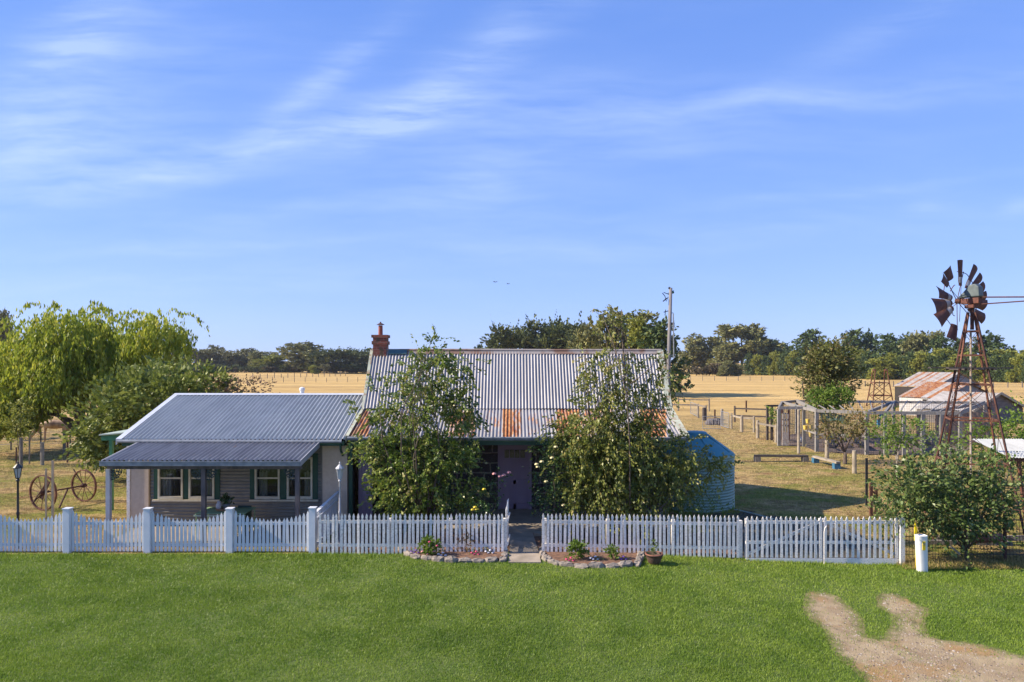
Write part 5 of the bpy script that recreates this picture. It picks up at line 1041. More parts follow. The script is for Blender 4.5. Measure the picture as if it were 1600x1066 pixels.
# ---------------------------------------------------------------- windmill
def windmill():
    c = Vector((13.46, 20., 0)); rt = thing('windmill', (c.x, c.y, g(c.x, c.y)), 'old rusty farm windmill with missing blades on a lattice tower', 'windmill'); s = F/20.
    th = R(20.5); zt, rt_, slope = 6.45, .12, .2215
    def corner(k, z): r_ = rt_+(zt-z)*slope; a = -math.pi/2-th+math.pi+k*math.pi/2; a = th+math.pi/2*k; return Vector((c.x+r_*math.cos(a), c.y+r_*math.sin(a), z))
    for k in range(4): l = MB(); l.beam(corner(k, -.15), corner(k, 6.45), .044, .044); l.obj('tower_leg', rust if k % 2 == 0 else rust_dark, rt)
    lv = [.9, 2.1, 3.33, 4.35, 5.2, 5.9]
    for z in lv:
        h = MB()
        for k in range(4): h.beam(corner(k, z), corner(k+1, z), .035, .05)
        h.obj('girt', rust, rt)
    b_ = MB()
    for z0, z1 in zip([0]+lv[:-1], lv):
        for k in range(4): b_.tube([corner(k, z0), corner(k+1, z1)], .007, 4); b_.tube([corner(k+1, z0), corner(k, z1)], .007, 4)
    b_.obj('brace_rod', rust_dark, rt)
    p = MB(); p.tube([(c.x-.02, c.y, -.05), (c.x-.02, c.y, 5.9)], .028, 8); p.obj('pump_rod', mat('pale_pipe', (.42,.36,.30), (.30,.22,.16), .6, 6), rt)
    q = MB(); zp = Z(575, 20)
    for y in (-.42, .42): q.box((c.x-.05, c.y+y, zp), (1.85, .14, .035))
    for x in (-.4, .35): q.box((c.x+x, c.y, zp-.04), (.07, 1.0, .04))
    q.obj('platform', timber_dark, rt)
    q = MB()
    for k in range(2): q.beam(corner(2, .2)+Vector((-.05, -.04, 0)), corner(2, 5)+Vector((-.05, -.04, 0)), .02, .02)
    for k in range(14): z = .4+k*.32; a = corner(2, z); q.beam(a+Vector((-.12, -.04, 0)), a+Vector((.10, -.04, 0)), .014, .014)
    q.obj('ladder', rust_dark, rt)
    zh = Z(469, 20); top = Vector((c.x+.02, c.y, 6.45)); q = MB(); q.tube([top-Vector((0,0,.5)), top+Vector((0,0,.35))], .05, 8); q.obj('mast', rust_dark, rt)
    ax = Vector((.454, -.891, 0)); hu = Vector((.891, .454, 0)); upv = Vector((0, 0, 1)); wc = Vector((X(1507, 20)-.14, 20.10, zh+.0))   # wheel centre
    gb = MB(); gc = Vector((c.x+.0, c.y, zh)); rot = Matrix(((ax.x, hu.x, 0), (ax.y, hu.y, 0), (0, 0, 1)))
    gb.box(gc+Vector((0, 0, -.03)), (.50, .20, .17), rot); gb.tube([gc-ax*.25, gc-ax*.42], .04, 8); gb.box(gc+Vector((0,0,-.19)), (.26,.26,.10), rot); gb.obj('gearbox', mat('orange_rust_casting', (.17,.06,.035), (.08,.035,.028), .8, 8), rt, bevel=.02)
    hd = MB(); prof = [(-.34, .08), (.28, .08), (.26, .36), (.16, .46), (.0, .44), (-.16, .26)]
    hd.prism([gc+ax*a+hu*-.12+upv*b__ for a, b__ in prof], hu*.24); hd.obj('hood', mat('dark_grey_hood', (.11,.14,.14), (.075,.095,.10), .5, 6), rt, bevel=.03)
    hub = gc-ax*.36; R0 = 1.24
    wh = MB(); wh.tube([hub-ax*.07, hub+ax*.07], .085, 10)
    wc = hub+ax*.03
    def wp(a, r_, o=0.): return wc+(hu*math.cos(a)+upv*math.sin(a))*r_+ax*o
    for a0, a1, r_ in ((R(-48), R(100), .86*R0*.82), (R(-48), R(35), .5*R0*.85), (R(118), R(262), .86*R0*.80), (R(170), R(240), .5*R0*.85), (R(118), R(150), .5*R0*.85)):
        n = 20; pts = [wp(a0+(a1-a0)*k/n, r_, .03*math.sin(k*1.3)*.5) for k in range(n+1)]; wh.tube(pts, .011, 5)
    for k in range(6): a = R(20)+k*math.pi/3; wh.tube([hub-ax*.05, wp(a, .72*R0, .02)], .011, 5); wh.tube([hub+ax*.05, wp(a+.1, .5*R0, .02)], .008, 5)
    wheel = wh.obj('wheel_frame', rust_dark, rt)
    bm_ = mat('rusted_blade', (.13,.052,.042), (.085,.038,.034), .75, 5, bump=.15, col3=(.13,.06,.045), s3=9); gmid = mat('pale_blade_zinc', (.42,.40,.40), (.26,.23,.23), .6, 8)
    tips = [(1503.3,406),(1526,409),(1536,422),(1542.5,438),(1546,457),(1546,475),(1536,497),(1487,424),(1481,437),(1475,459),(1469,480),(1474,503),(1492,531)]
    for i, (px, py) in enumerate(tips):
        a = math.atan2((470-py)/s, (px-1503)/s/.5); q = None
        rr = min(1.12, math.hypot((470-py)/s, (px-1503)/s/.5)/R0); rr = max(.9, rr); rO = R0*min(rr, 1.05); rI = .36*R0 if i not in (2, 7, 8, 12) else (.3*R0 if i == 2 else .62*R0); pitch = R(10)+random.gauss(0, .10)
        rad = hu*math.cos(a)+upv*math.sin(a); tan = -hu*math.sin(a)+upv*math.cos(a); wd = tan*math.cos(pitch)+ax*math.sin(pitch); nr = rad.cross(wd).normalized()
        bl_ = MB(); vs = []; nu, nv = 5, 4; WS = (1.35 if px < 1500 else 1.0)
        for v in range(nv+1):
            r_ = rI+(rO-rI)*v/nv; w = .07+.26*(r_/R0)**1.3
            for u in range(nu+1): t = u/nu-.5; vs.append(wc+rad*(r_+(.02 if v == nv else 0)*(1-4*t*t))+wd*t*w*WS+nr*(.05*(1-4*t*t)))
        vs2 = [p_+nr*.004 for p_ in vs]; fs = [(v*(nu+1)+u, v*(nu+1)+u+1, (v+1)*(nu+1)+u+1, (v+1)*(nu+1)+u) for v in range(nv) for u in range(nu)]
        bl_.add(vs, fs); bl_.add(vs2, [tuple(reversed(f_)) for f_ in fs]); bo = bl_.obj('blade', bm_, rt, True)
        if i in (0, 1, 2, 9, 10, 11, 6):
            st = MB(); r0_, r1_ = rI+(rO-rI)*.12, rI+(rO-rI)*.34; vs = []
            for r_ in (r0_, r1_):
                w = .07+.26*(r_/R0)**1.3
                for u in range(nu+1): t = u/nu-.5; vs.append(wc+rad*r_+wd*t*w*(WS+.01)+nr*(.05*(1-4*t*t)+.010))
            n_ = nu+1; f2 = [(u, u+1, n_+u+1, n_+u) for u in range(nu)]; st.add(vs, f2); st.add([v_-nr*.018 for v_ in vs], [tuple(reversed(f_)) for f_ in f2]); st.obj('blade_band', gmid, bo, True)
    # tail
    tl = MB(); tl.tube([gc+ax*.25+upv*.05, gc+ax*.30+upv*.06, gc+ax*2.3-upv*.10], .02, 6); tl.tube([gc+ax*.25-upv*.14, gc+ax*2.3-upv*.14], .018, 6); tl.obj('tail_boom', rust_dark, rt)
    v = MB(); v.prism([gc+ax*1.42-upv*.10, gc+ax*2.5-upv*.35, gc+ax*2.6-upv*.05, gc+ax*2.5+upv*.25, gc+ax*1.42+upv*.05], hu*.006); v.obj('tail_vane', mat('faded_vane_paint', (.45,.33,.20), (.30,.10,.05), .7, 3), rt)
windmill()
def stand():
    Y = 20.6; rt = thing('tank_stand', (15.6, Y, 0), 'rusty low stand with small corrugated iron roof at the right edge', 'stand')
    corr('roof', (X(1563, Y), Y-.4, Z(712, Y)), (16.6, Y-.5, Z(716, Y)), (X(1562, Y)+.2, Y+1.6, Z(703, Y)+.15), (16.6, Y+1.6, Z(703, Y)+.15), iron_new, rows=3, rust_f=lambda x, t: -.4+0*x, parent=rt)
    for x, y in ((15.05, Y-.3), (15.6, Y-.3), (15.3, Y+1.2), (16.3, Y-.3), (16.4, Y+1.2)): l = MB(); l.beam((x+.3, y, -.3), (x, y, 2.15), .07, .07); l.obj('leg', rust, rt)
    l = MB(); l.beam((15.4, Y-.32, .6), (16.5, Y-.32, 1.9), .04, .04); l.beam((15.2, Y-.32, 1.6), (16.5, Y-.32, .4), .04, .04); l.beam((14.75, Y-.3, 2.1), (16.6, Y-.3, 2.05), .06, .10); l.obj('brace', rust, rt)
stand()
# ---------------------------------------------------------------- wire fence, posts near the bush
def wire_fence():
    Y = 17.95; rt = thing('wire_fence', (12.5, Y, -.2), 'low black fence of thin upright wires between dark posts behind the white marker post', 'fence'); zb = -.22; x0, x1 = 10.2, 15.6
    w = MB(); n = int((x1-x0)/.085)
    for k in range(n): x = x0+k*.085; w.tube([(x, Y, zb), (x, Y, .93+.02*math.sin(k*.4))], .0045, 3)
    w.obj('upright_wire', black_metal, rt)
    for z in (-.05, .42, .86): r_ = MB(); r_.tube([(x0, Y, z), (x1, Y, z)], .009, 5); r_.obj('rail', black_metal, rt)
    for px in (1412, 1571): post(rt, X(px, Y), Y+.02, -.4, 1.03, .06, rust_dark, False)
wire_fence()
def stake(px, top, base, w, m, label, cat='post', name='fence_post', rnd=True, lean=0, group=None):
    b_ = GP(px, base); Y = b_.y; zt = Z(top, Y); r_ = w*Y/F/2; mb_ = MB()
    if rnd: mb_.tube([b_-Vector((0,0,.3)), b_+Vector((lean*.5, 0, (zt-b_.z)*.5)), Vector((b_.x+lean, Y, zt-.02)), Vector((b_.x+lean, Y, zt))], [r_*1.05, r_, r_*.97, r_*.8], 9)
    else: mb_.beam(b_-Vector((0,0,.3)), Vector((b_.x+lean, Y, zt)), r_*2, r_*1.4)
    return tag(mb_.obj(name, m), label, cat, group)
stake(1354, 716, 790, 3.2, black_metal, 'thin black steel post in the yard right of the house shadow', rnd=False)
stake(1361, 755, 806, 4.5, rust, 'rusty square steel post behind the right end of the drive gates', rnd=False)
m_ = MB(); b_ = GP(1369, 806); m_.beam(b_, b_+Vector((0,0,.85)), .07, .07); m_.beam(b_+Vector((-.12,0,.80)), b_+Vector((.05,0,.66)), .05, .05); tag(m_.obj('fence_post', rust), 'shorter rusty steel post with a brace beside the square one', 'post')
stake(1292, 688, 716, 6, timber_pale, 'pale timber post beside the end of the grey sleeper seat'); stake(1335, 704, 740, 6.5, timber_pale, 'pale timber post standing alone between the sleeper seat and the plum tree')
stake(1216-32, 657, 685, 5, timber_pale, 'timber post third from the left along the yard fence'); stake(1213, 665, 692, 5, timber_pale, 'leaning pale timber post beside the aviary door'); stake(1159, 651, 675, 5, timber_pale, 'pale timber post where the yard rails bend')
stake(1248, 640, 709, 4.5, timber_pale, 'tall thin timber post between the aviary door and wire panels')
m_ = MB(); m_.tube([P(1520, 843, 18.6), P(1565, 840, 18.9)], .11, 14); tag(m_.obj('clay_pipe', terracotta, None, True), 'terracotta pipe lying behind the wire fence', 'pipe')
m_ = MB(); m_.beam(P(1452, 826, 18.05), P(1500, 866, 17.75), .05, .05); tag(m_.obj('fallen_pole', timber_pale), 'pale pole leaning down into the foot of the dark bush', 'pole')
m_ = MB(); m_.beam((11.6, 19.2, -.05), (13.9, 19.0, -.05), .12, .10); m_.beam((12.2, 19.6, -.05), (14.6, 19.4, -.0), .16, .12); tag(m_.obj('timber_sleeper', timber), 'old timber sleepers lying behind the wire fence under the dark bush', 'timber')
def seat(a, b_, m, ml, label, blocks):
    a = Vector(a); b_ = Vector(b_); rt = thing('sleeper_seat', (a+b_)/2-Vector((0,0,.3)), label, 'bench'); s = MB(); s.beam(a, b_, .22, .09); s.obj('plank', m, rt)
    for t in blocks: q = a.lerp(b_, t); l = MB(); l.box((q.x, q.y, (q.z-.05+g(q.x, q.y))/2), (.28, .26, q.z-g(q.x, q.y)-.05)); l.obj('block', ml, rt)
seat((X(1179, 34.3), 34.3, .30), (X(1262, 34.2), 34.2, .30), timber_dark, timber, 'long low dark plank seat on blocks in the yard', (.05, .95))
seat((X(1272, 34), 34, .30), (X(1310, 31.9), 31.9, .30), timber_pale, mat('blue_crate', (.05,.16,.26), (.04,.12,.20), .5, 8), 'short pale plank on blue blocks beside the dark plank seat', (.06, .92))
# ---------------------------------------------------------------- stockyard rails and aviary
def rails(name, pts, zs, m, label, ph=1.2, w=.16, rw=.06, gaps=None, cat='fence'):
    rt = thing(name, pts[0], label, cat)
    for p_ in pts: q = MB(); q.tube([(p_.x, p_.y, -.2), (p_.x, p_.y, ph), (p_.x, p_.y, ph+.02)], [w/2, w/2*.95, w/2*.7], 8); q.obj('post', m, rt)
    for a, b__ in zip(pts[:-1], pts[1:]):
        for z in zs: r_ = MB(); r_.beam((a.x, a.y-.02, z), (b__.x, b__.y-.02, z), .05, rw*2); r_.obj('rail', m, rt)
def gp(px, py): v = GP(px, py); return v
rails('yard_fence', [gp(1060,642),gp(1108,643)], (1.15,), timber, 'single rail yard fence at the back left of the stockyard', 1.3)
rails('yard_fence', [gp(1050,652),gp(1091,653),gp(1103,657)], (1.15,), timber, 'rail yard fence sloping behind the blue tank', 1.25)
rails('yard_fence', [gp(1143,670),gp(1159,675),gp(1178,676)], (1.0,), timber_pale, 'pale rail fence beside the wire gate in the stockyard', 1.15)
rails('yard_fence', [gp(1148,660),gp(1200,662),gp(1215,664)], (.55, 1.15), timber_dark, 'dark two rail fence left of the aviary', 1.35)
rails('yard_fence', [gp(1184,685),gp(1213,692)], (1.0,), timber, 'low rail between two posts left of the aviary door', 1.1)
def gate_mesh(a, b_, h, label):
    rt = thing('wire_gate', a, label, 'gate'); f = MB(); f.tube([a+Vector((0,0,.1)), a+Vector((0,0,h)), b_+Vector((0,0,h)), b_+Vector((0,0,.1)), a+Vector((0,0,.1))], .025, 6); f.obj('frame', galv, rt)
    w = MB(); n = 9
    for k in range(1, n): t = k/n; p_ = a.lerp(b_, t); w.tube([p_+Vector((0,0,.1)), p_+Vector((0,0,h))], .008, 3)
    for k in range(1, 6): z = .1+(h-.1)*k/6; w.tube([a+Vector((0,0,z)), b_+Vector((0,0,z))], .008, 3)
    w.obj('mesh_wire', galv, rt)
gate_mesh(gp(1079,647), gp(1091,653), 1.15, 'wire mesh gate standing open at the back of the stockyard'); gate_mesh(gp(1127,667), gp(1139,671), 1.2, 'curved topped wire gate in the middle of the stockyard'); gate_mesh(gp(1098,672), gp(1126,672), 1.0, 'low wire gate lying along the ground line near the tank')
stake(1100, 637, 657, 5.5, timber_dark, 'dark timber post in the middle of the stockyard'); stake(1128, 639, 666, 4.5, timber_pale, 'pale timber post hinging the curved wire gate'); stake(1117, 640, 655, 2, rust_dark, 'thin steel post in the stockyard', rnd=False); stake(1166, 626, 644, 2, rust_dark, 'thin steel post standing behind the dark two rail fence', rnd=False)
m_ = MB()
for k in range(7): q = gp(1108+k*2.5, 664-(k % 2)*2); m_.lathe(q, [(.3, 0), (.35, .1), (.25, .3+.06*(k % 3)), (.01, .42)], 7)
tag(m_.obj('rubble_heap', mat('grey_rubble', (.16,.14,.14), (.09,.08,.08), .95, 4, bump=.6)), 'low grey heap of rubble beside the stockyard gate', 'rubble')
def aviary():
    rt = thing('aviary', (20, 40, 0), 'long grey timber framed wire aviary with a flat open frame roof', 'aviary')
    A, B_, D, E, G_ = gp(1217, 697), gp(1256, 698), gp(1276, 706), gp(1354, 711), gp(1500, 714); Bk = [Vector((19.8, 47.5, 0)), Vector((26, 46.5, 0)), Vector((31.5, 45.5, 0))]
    Bk0 = Vector((X(1222, 46), 46, 0)); tp = 2.22; fr = MB()
    grey = mat('silvered_timber', (.28,.265,.245), (.17,.16,.145), .9, 5, stretch=(2,2,.6))
    mids = [E.lerp(G_, t) for t in (.2, .4, .6, .8)]
    fpts = [A, B_, D, E]+mids+[G_]
    for q in fpts+[Bk0]+Bk: p_ = MB(); p_.beam((q.x, q.y, -.2), (q.x, q.y, tp), .17, .15); p_.obj('post', grey, rt)
    for a, b__ in list(zip(fpts[:-1], fpts[1:]))+[(A, Bk0), (Bk0, Bk[0]), (Bk[0], Bk[1]), (Bk[1], Bk[2]), (Bk[2], G_), (D, Bk[0]), (E, Bk[1]), (mids[0], Bk[1]), (B_, Bk0), (mids[2], Bk[2])]:
        p_ = MB(); p_.beam((a.x, a.y, tp+.06), (b__.x, b__.y, tp+.07), .11, .17); p_.obj('top_beam', grey, rt)
    for a, b__ in zip(fpts[1:-1], fpts[2:]): p_ = MB(); p_.beam((a.x, a.y, 1.0), (b__.x, b__.y, 1.0), .05, .09); p_.obj('mid_rail', grey, rt)
    sl = MB()
    for k in range(16): t = k/15; a = D.lerp(G_, t); b__ = Bk[0].lerp(Bk[2], t); sl.beam((a.x, a.y, tp+.17), (b__.x, b__.y, tp+.18), .06, .04)
    sl.obj('roof_batten', grey, rt)
    # netting
    for a, b__ in list(zip(fpts[:-1], fpts[1:]))+[(Bk0, Bk[0]), (Bk[0], Bk[1]), (Bk[1], Bk[2])]:
        nt_ = MB(); L_ = (b__-a).length; n = max(2, int(L_/.11))
        for k in range(n): q = a.lerp(b__, k/n); nt_.beam((q.x, q.y, 0), (q.x, q.y, tp), .010, .010)
        for k in range(1, 19): nt_.beam((a.x, a.y, tp*k/19), (b__.x, b__.y, tp*k/19), .010, .010)
        nt_.obj('netting', mat('netting_wire', (.10,.10,.095), (.07,.07,.07), .6, 5), rt)
    # door
    d = MB(); q0, q1 = A.lerp(B_, .12), A.lerp(B_, .42); Yd = (q0.y+q1.y)/2
    x0, x1 = X(1221, Yd), X(1231, Yd); d.b2((x0, Yd-.12, .05), (x1, Yd-.08, .85)); 
    for a in (x0, x1-.07): d.b2((a, Yd-.12, .85), (a+.07, Yd-.08, 2.0))
    for z in (1.2, 1.55, 1.93): d.b2((x0, Yd-.12, z), (x1, Yd-.085, z+.07))
    d.b2(((x0+x1)/2-.03, Yd-.12, .85), ((x0+x1)/2+.03, Yd-.085, 2.0)); d.obj('door', mat('flaking_white_paint', (.60,.55,.48), (.42,.33,.27), .8, 9), rt)
    fl_ = MB(); fl_.prism([Vector((q.x, q.y, g(q.x, q.y)+.01)) for q in (A, B_, D, E, G_, Bk[2], Bk[1], Bk[0], Bk0)], (0, 0, .03)); fl_.obj('dark_floor', mat('dark_brown_floor', (.17,.12,.09), (.09,.065,.055), .95, 2.5, bump=.6), rt)  # one dark brown sheet over the whole aviary floor
    # timber shelter inside
    s = MB(); xs_, Ys = X(1432, 41), 41.
    for k in range(34):
        x = xs_+k*.14
        if 3 < k < 8: continue
        s.b2((x, Ys+.01*(k % 2), 0), (x+.13, Ys+.03+.01*(k % 2), 2.0-.01*(k % 3)))
    s.obj('board_wall', mat('brown_boards', (.28,.20,.155), (.20,.145,.115), .9, 3, stretch=(5,5,.4), bump=.3), rt)
    n_ = MB(); n_.b2((X(1252, 41)-.5, 43, .1), (X(1252, 41)-.3, 43.06, 2.1)); n_.b2((X(1252, 41), 43, .1), (X(1252, 41)+.13, 43.06, 2.0)); n_.obj('inner_post', mat('brick_brown_paint', (.26,.12,.08), (.2,.09,.06), .9, 6), rt)
    for k, (px, py, Y) in enumerate(((1262,657,39.6),(1258,667,39.7),(1267,666,39.5),(1267,678,39.4))):
        q = P(px, py, Y); h = MB(); h.lathe(q-Vector((0,0,.2)), [(.04, 0), (.09, .04), (.12, .26), (.13, .28), (.10, .28)], 10); tag(h.obj('bucket', mat('yellow_bucket', (.70,.52,.12), (.62,.45,.1), .5, 9)), ['topmost yellow bucket hanging on the aviary wire', 'left one of the two middle yellow buckets on the aviary wire', 'right one of the two middle yellow buckets on the aviary wire', 'lowest yellow bucket hanging on the aviary wire'][k], 'bucket', 'yellow buckets hanging in the aviary')
    q = gp(1263, 697); q.y += 1.2; h = MB(); h.lathe((q.x, q.y, .0), [(.05, 0), (.16, .15), (.14, .3), (.05, .42), (.01, .45)], 12); tag(h.obj('water_drum', mat('white_drum', (.7,.7,.68), (.6,.6,.58), .4, 8), None, True), 'small white drinker on the aviary floor near the door', 'drinker')
    q = P(1378, 648, 37.5); h = MB(); h.box(q, (.22, .12, .24)); h.box(q+Vector((-.18, 0, -.45)), (.16, .10, .5)); tag(h.obj('blue_cloth', mat('blue_cloth', (.04,.20,.38), (.03,.15,.30), .7, 8)), 'bright blue cloth hung on the aviary frame', 'cloth')
    h = MB(); a, b__ = P(1283, 650, 38.2), P(1322, 650, 37.4)
    vs = []
    for k in range(9):
        p_ = a.lerp(b__, k/8); vs += [p_+Vector((0, .03*math.sin(k*2), .25-.03*k)), p_+Vector((0, .05*math.cos(k*2), -.35-.12*math.sin(k)))]
    h.add(vs, [(2*k, 2*k+2, 2*k+3, 2*k+1) for k in range(8)]); tag(h.obj('shade_cloth', mat('teal_shade_cloth', (.06,.13,.11), (.09,.16,.13), .8, 12)), 'teal shade cloth slung inside the front of the aviary', 'shade cloth')
    m2 = MB()
    for k in range(8): q = Vector((X(1290+k*24, 40), 40+RNG.uniform(-1, 1), 0)); m2.lathe(q, [(.5, 0), (.45, .15), (.3, .28), (.01, .34)], 7)
    tag(m2.obj('dirt_heap', mat('dark_litter', (.13,.09,.08), (.07,.05,.05), .95, 3, bump=.6)), 'dark heap of litter on the floor of the aviary', 'litter', kind='stuff')
aviary()
# ---------------------------------------------------------------- sheds
def shed(name, px, py, Y, hw, ln, drop, wallm, roofm, rustv, label, front=None, barge=None, over=.12, openl=False):
    ph = R(-60); e = Vector((math.cos(ph), math.sin(ph), 0)); l = Vector((-math.sin(-ph)*1.0, 0, 0)); l = Vector((-.866, -.5, 0)); ap = P(px, py, Y); rt = thing(name, (ap.x, ap.y, 0), label, 'shed'); dz = Vector((0, 0, -drop))
    for sg, nm in ((1, 'roof'), (-1, 'roof')):
        a = ap+l*sg*(hw+over)+dz*((hw+over)/hw); p0, p1 = a-e*ln, a+e*.25; q0, q1 = ap-e*ln, ap+e*.25
        corr(nm, p0, p1, q0, q1, roofm, pitch=.19, amp=.02, rows=8, rust_f=(lambda x, t: rustv+1.3*(vnoise(np.floor(x/.3)*3.1, 0*t, .9, int(px)) -.5)+.3*(vnoise(x, t*4, 1.5, 9)-.5)), parent=rt, spp=5)
    zt = ap.z-drop; W = MB(); c = ap-Vector((0,0,.06)); q = Vector((c.x, c.y, 0))
    W.prism([q+l*hw, q-l*hw, Vector(((c-l*hw).x, (c-l*hw).y, zt-.06)), c, Vector(((c+l*hw).x, (c+l*hw).y, zt-.06))], -e*.12); W.obj('gable_wall', front or wallm, rt)
    W = MB(); q2 = q-e*ln*.98
    W.beam(q+l*hw*.99+Vector((0,0,zt/2-.06)), q2+l*hw*.99+Vector((0,0,zt/2-.06)), .08, zt-.10); W.obj('side_wall', wallm, rt)
    W = MB(); W.beam(q-l*hw*.99+Vector((0,0,zt/2-.06)), q2-l*hw*.99+Vector((0,0,zt/2-.06)), .08, zt-.10); W.obj('side_wall', wallm, rt)
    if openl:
        O = MB(); m0 = q-e*ln*openl[0]+l*(hw*.99+.05); m1 = q-e*ln*openl[1]+l*(hw*.99+.05); O.beam(m0+Vector((0,0,zt*.62)), m1+Vector((0,0,zt*.62)), .04, zt*.55); O.obj('opening_shade', mat('interior_shade', (.02,.018,.018), (.03,.025,.02), .9, 5), rt)  # dark panel on the wall puts in the shade of an open bay
    if barge:
        for sg in (1, -1):
            b_ = MB(); b_.beam(ap+e*.27+Vector((0,0,-.02)), ap+e*.27+l*sg*(hw+over)+dz*((hw+over)/hw)+Vector((0,0,-.02)), .04, .2); b_.obj('barge_board', barge, rt)
white_iron = mat('pale_iron_wall', (.55,.55,.53), (.40,.38,.36), .6, 2, stretch=(3,3,.4)); grey_iron = mat('blue_grey_iron_wall', (.20,.22,.25), (.14,.155,.18), .6, 3)
boards = mat('weathered_grey_boards', (.20,.175,.155), (.11,.095,.085), .9, 1.4, stretch=(.5,.5,7), bump=.5)
shed('hay_shed', 1497, 582, 74, 4.8, 4.2, 1.45, mat('shade_dark_boards', (.045,.04,.038), (.03,.026,.025), .9, 4), iron_shed, .28, 'rear farm shed with rust streaked gable roof, leftmost behind the windmill', front=grey_iron)  # side walls near black: shade of the open side put into the colour
shed('machinery_shed', 1512, 598, 64, 4.5, 3.9, 1.32, white_iron, iron_shed, .36, 'middle farm shed with orange rusted roof and pale iron side wall', front=grey_iron, openl=(.10, .42))
shed('barn', 1559, 614, 56, 4.2, 4.3, 1.30, boards, iron_shed, .12, 'nearest barn with weathered board gable and cream barge boards behind the windmill', barge=mat('cream_barge', (.42,.36,.26), (.33,.28,.2), .8, 5), front=boards)
fm = thing('garden_arch', gp(1202, 690), 'dark timber arch frame with a green climber beside the aviary door', 'frame')
for px in (1199, 1206): q = gp(px, 688); m_ = MB(); m_.beam(q-Vector((0,0,.2)), q+Vector((0,0,2.15)), .13, .13); m_.obj('post', timber_dark, fm)
q = gp(1199, 688); m_ = MB(); m_.beam(q+Vector((-.1,0,2.2)), q+Vector((.75,.1,2.2)), .12, .12); m_.obj('top_beam', timber_dark, fm)
tree('climber', gp(1208, 690), [(X(1208, 42), 42, Z(650, 42), .35, .3, .45, 26)], lm_fresh, .14, 'small green climber growing on the dark timber frame', 'plant', tr=.02, leaves_per=9, length=.3, jit=.05)
def small_tower():
    Y = 76.; rt = thing('rusty_tower', (X(1372, Y), Y, 0), 'small rusty lattice tower without a wheel in the far paddock', 'tower'); zb, zt = 0, Z(578, Y); xb = [X(1356, Y), X(1389, Y)]; xt = [X(1364, Y), X(1382, Y)]
    cs = [((xb[0], Y-1), (xt[0], Y-.5)), ((xb[1], Y-1), (xt[1], Y-.5)), ((xb[0]+.5, Y+1.3), (xt[0]+.35, Y+.6)), ((xb[1]+.1, Y+1.3), (xt[1]+.35, Y+.6))]
    def at(i, z): t = z/zt; a, b_ = cs[i]; return Vector((a[0]+(b_[0]-a[0])*t, a[1]+(b_[1]-a[1])*t, z))
    for i in range(4): l = MB(); l.beam(at(i, 0), at(i, zt), .09, .09); l.obj('tower_leg', rust, rt)
    for z in (1.3, 2.7): l = MB(); [l.beam(at(a, z), at(b_, z), .07, .09) for a, b_ in ((0,1),(1,3),(3,2),(2,0))]; l.obj('girt', rust, rt)
    l = MB(); [l.beam(at(a, z0), at(b_, z1), .05, .05) for z0, z1 in ((0,1.3),(1.3,2.7)) for a, b_ in ((0,1),(1,0),(2,3),(3,2))]; l.obj('brace_rod', rust, rt)
    l = MB(); l.beam(at(0, zt)+Vector((-.2,0,0)), at(2, zt)+Vector((.2,0,0)), .15, .2); l.beam(at(1, zt)+Vector((-.2,0,0)), at(3, zt)+Vector((.2,0,0)), .15, .2); l.obj('top_beam', rust, rt)
small_tower()
# ---------------------------------------------------------------- left paddock
def cartwheels():
    L_ = Vector((-15.8, 23, .60)); R_ = Vector((-15.34, 24.46, .58)); ax = (R_-L_).normalized(); hu = Vector((-ax.y, ax.x, 0)).normalized(); rt = thing('cart_wheels', (L_+R_)/2-Vector((0,0,.6)), 'pair of old rusty spoked cart wheels joined by an axle on the grass', 'cart wheels')
    for c, r_ in ((L_, .60), (R_, .57)):
        w = MB(); n = 40; pts = [c+hu*r_*math.cos(2*math.pi*k/n)+Vector((0,0,1))*r_*math.sin(2*math.pi*k/n) for k in range(n+1)]
        vs = []; 
        for k in range(n):
            a = 2*math.pi*k/n; d = hu*math.cos(a)+Vector((0,0,math.sin(a)))
            vs += [c+d*(r_-.035)-ax*.035, c+d*(r_-.035)+ax*.035, c+d*r_+ax*.035, c+d*r_-ax*.035]
        w.add(vs, [(4*k+j, 4*k+(j+1) % 4, 4*((k+1) % n)+(j+1) % 4, 4*((k+1) % n)+j) for k in range(n) for j in range(4)]); wl = w.obj('wheel_rim', rust, rt)
        s = MB()
        for k in range(12): a = 2*math.pi*k/12+.15; d = hu*math.cos(a)+Vector((0,0,math.sin(a))); s.tube([c+d*.06+ax*.03*(1 if k % 2 else -1), c+d*(r_-.03)], .011, 5)
        s.obj('spokes', rust, wl); h = MB(); h.tube([c-ax*.10, c-ax*.05, c+ax*.05, c+ax*.10], [.05, .075, .075, .05], 12); h.obj('hub', rust_dark, wl)
    a = MB(); a.tube([L_, R_], .028, 8); a.obj('axle', rust_dark, rt); q = MB(); q.tube([L_.lerp(R_, .6), L_.lerp(R_, .45)+Vector((.1,-.3,-.58))], .03, 6); q.tube([R_, R_+Vector((-.5, .2, .55))], .02, 6); q.tube([L_+Vector((.0,0,0)), L_+Vector((-.15,-.3,-.3)), L_+Vector((.1,.1,.4))], .02, 6); q.obj('linkage', rust_dark, rt)
    b_ = MB(); c = L_+Vector((0,0,0)); b_.beam(c+hu*.1-Vector((0,0,.2)), c-hu*.25+Vector((0,0,.38)), .03, .14); b_.obj('foot_plate', rust_dark, rt)
cartwheels()
stake(66, 691, 727, 5.5, timber_pale, 'short stout pale post in the left paddock in front of the horses'); stake(100.5, 676, 710, 4.5, timber, 'brown timber post in front of the palomino horse'); stake(105.5, 688, 723, 2.2, rust_dark, 'thin dark steel post beside the brown timber post', rnd=False)
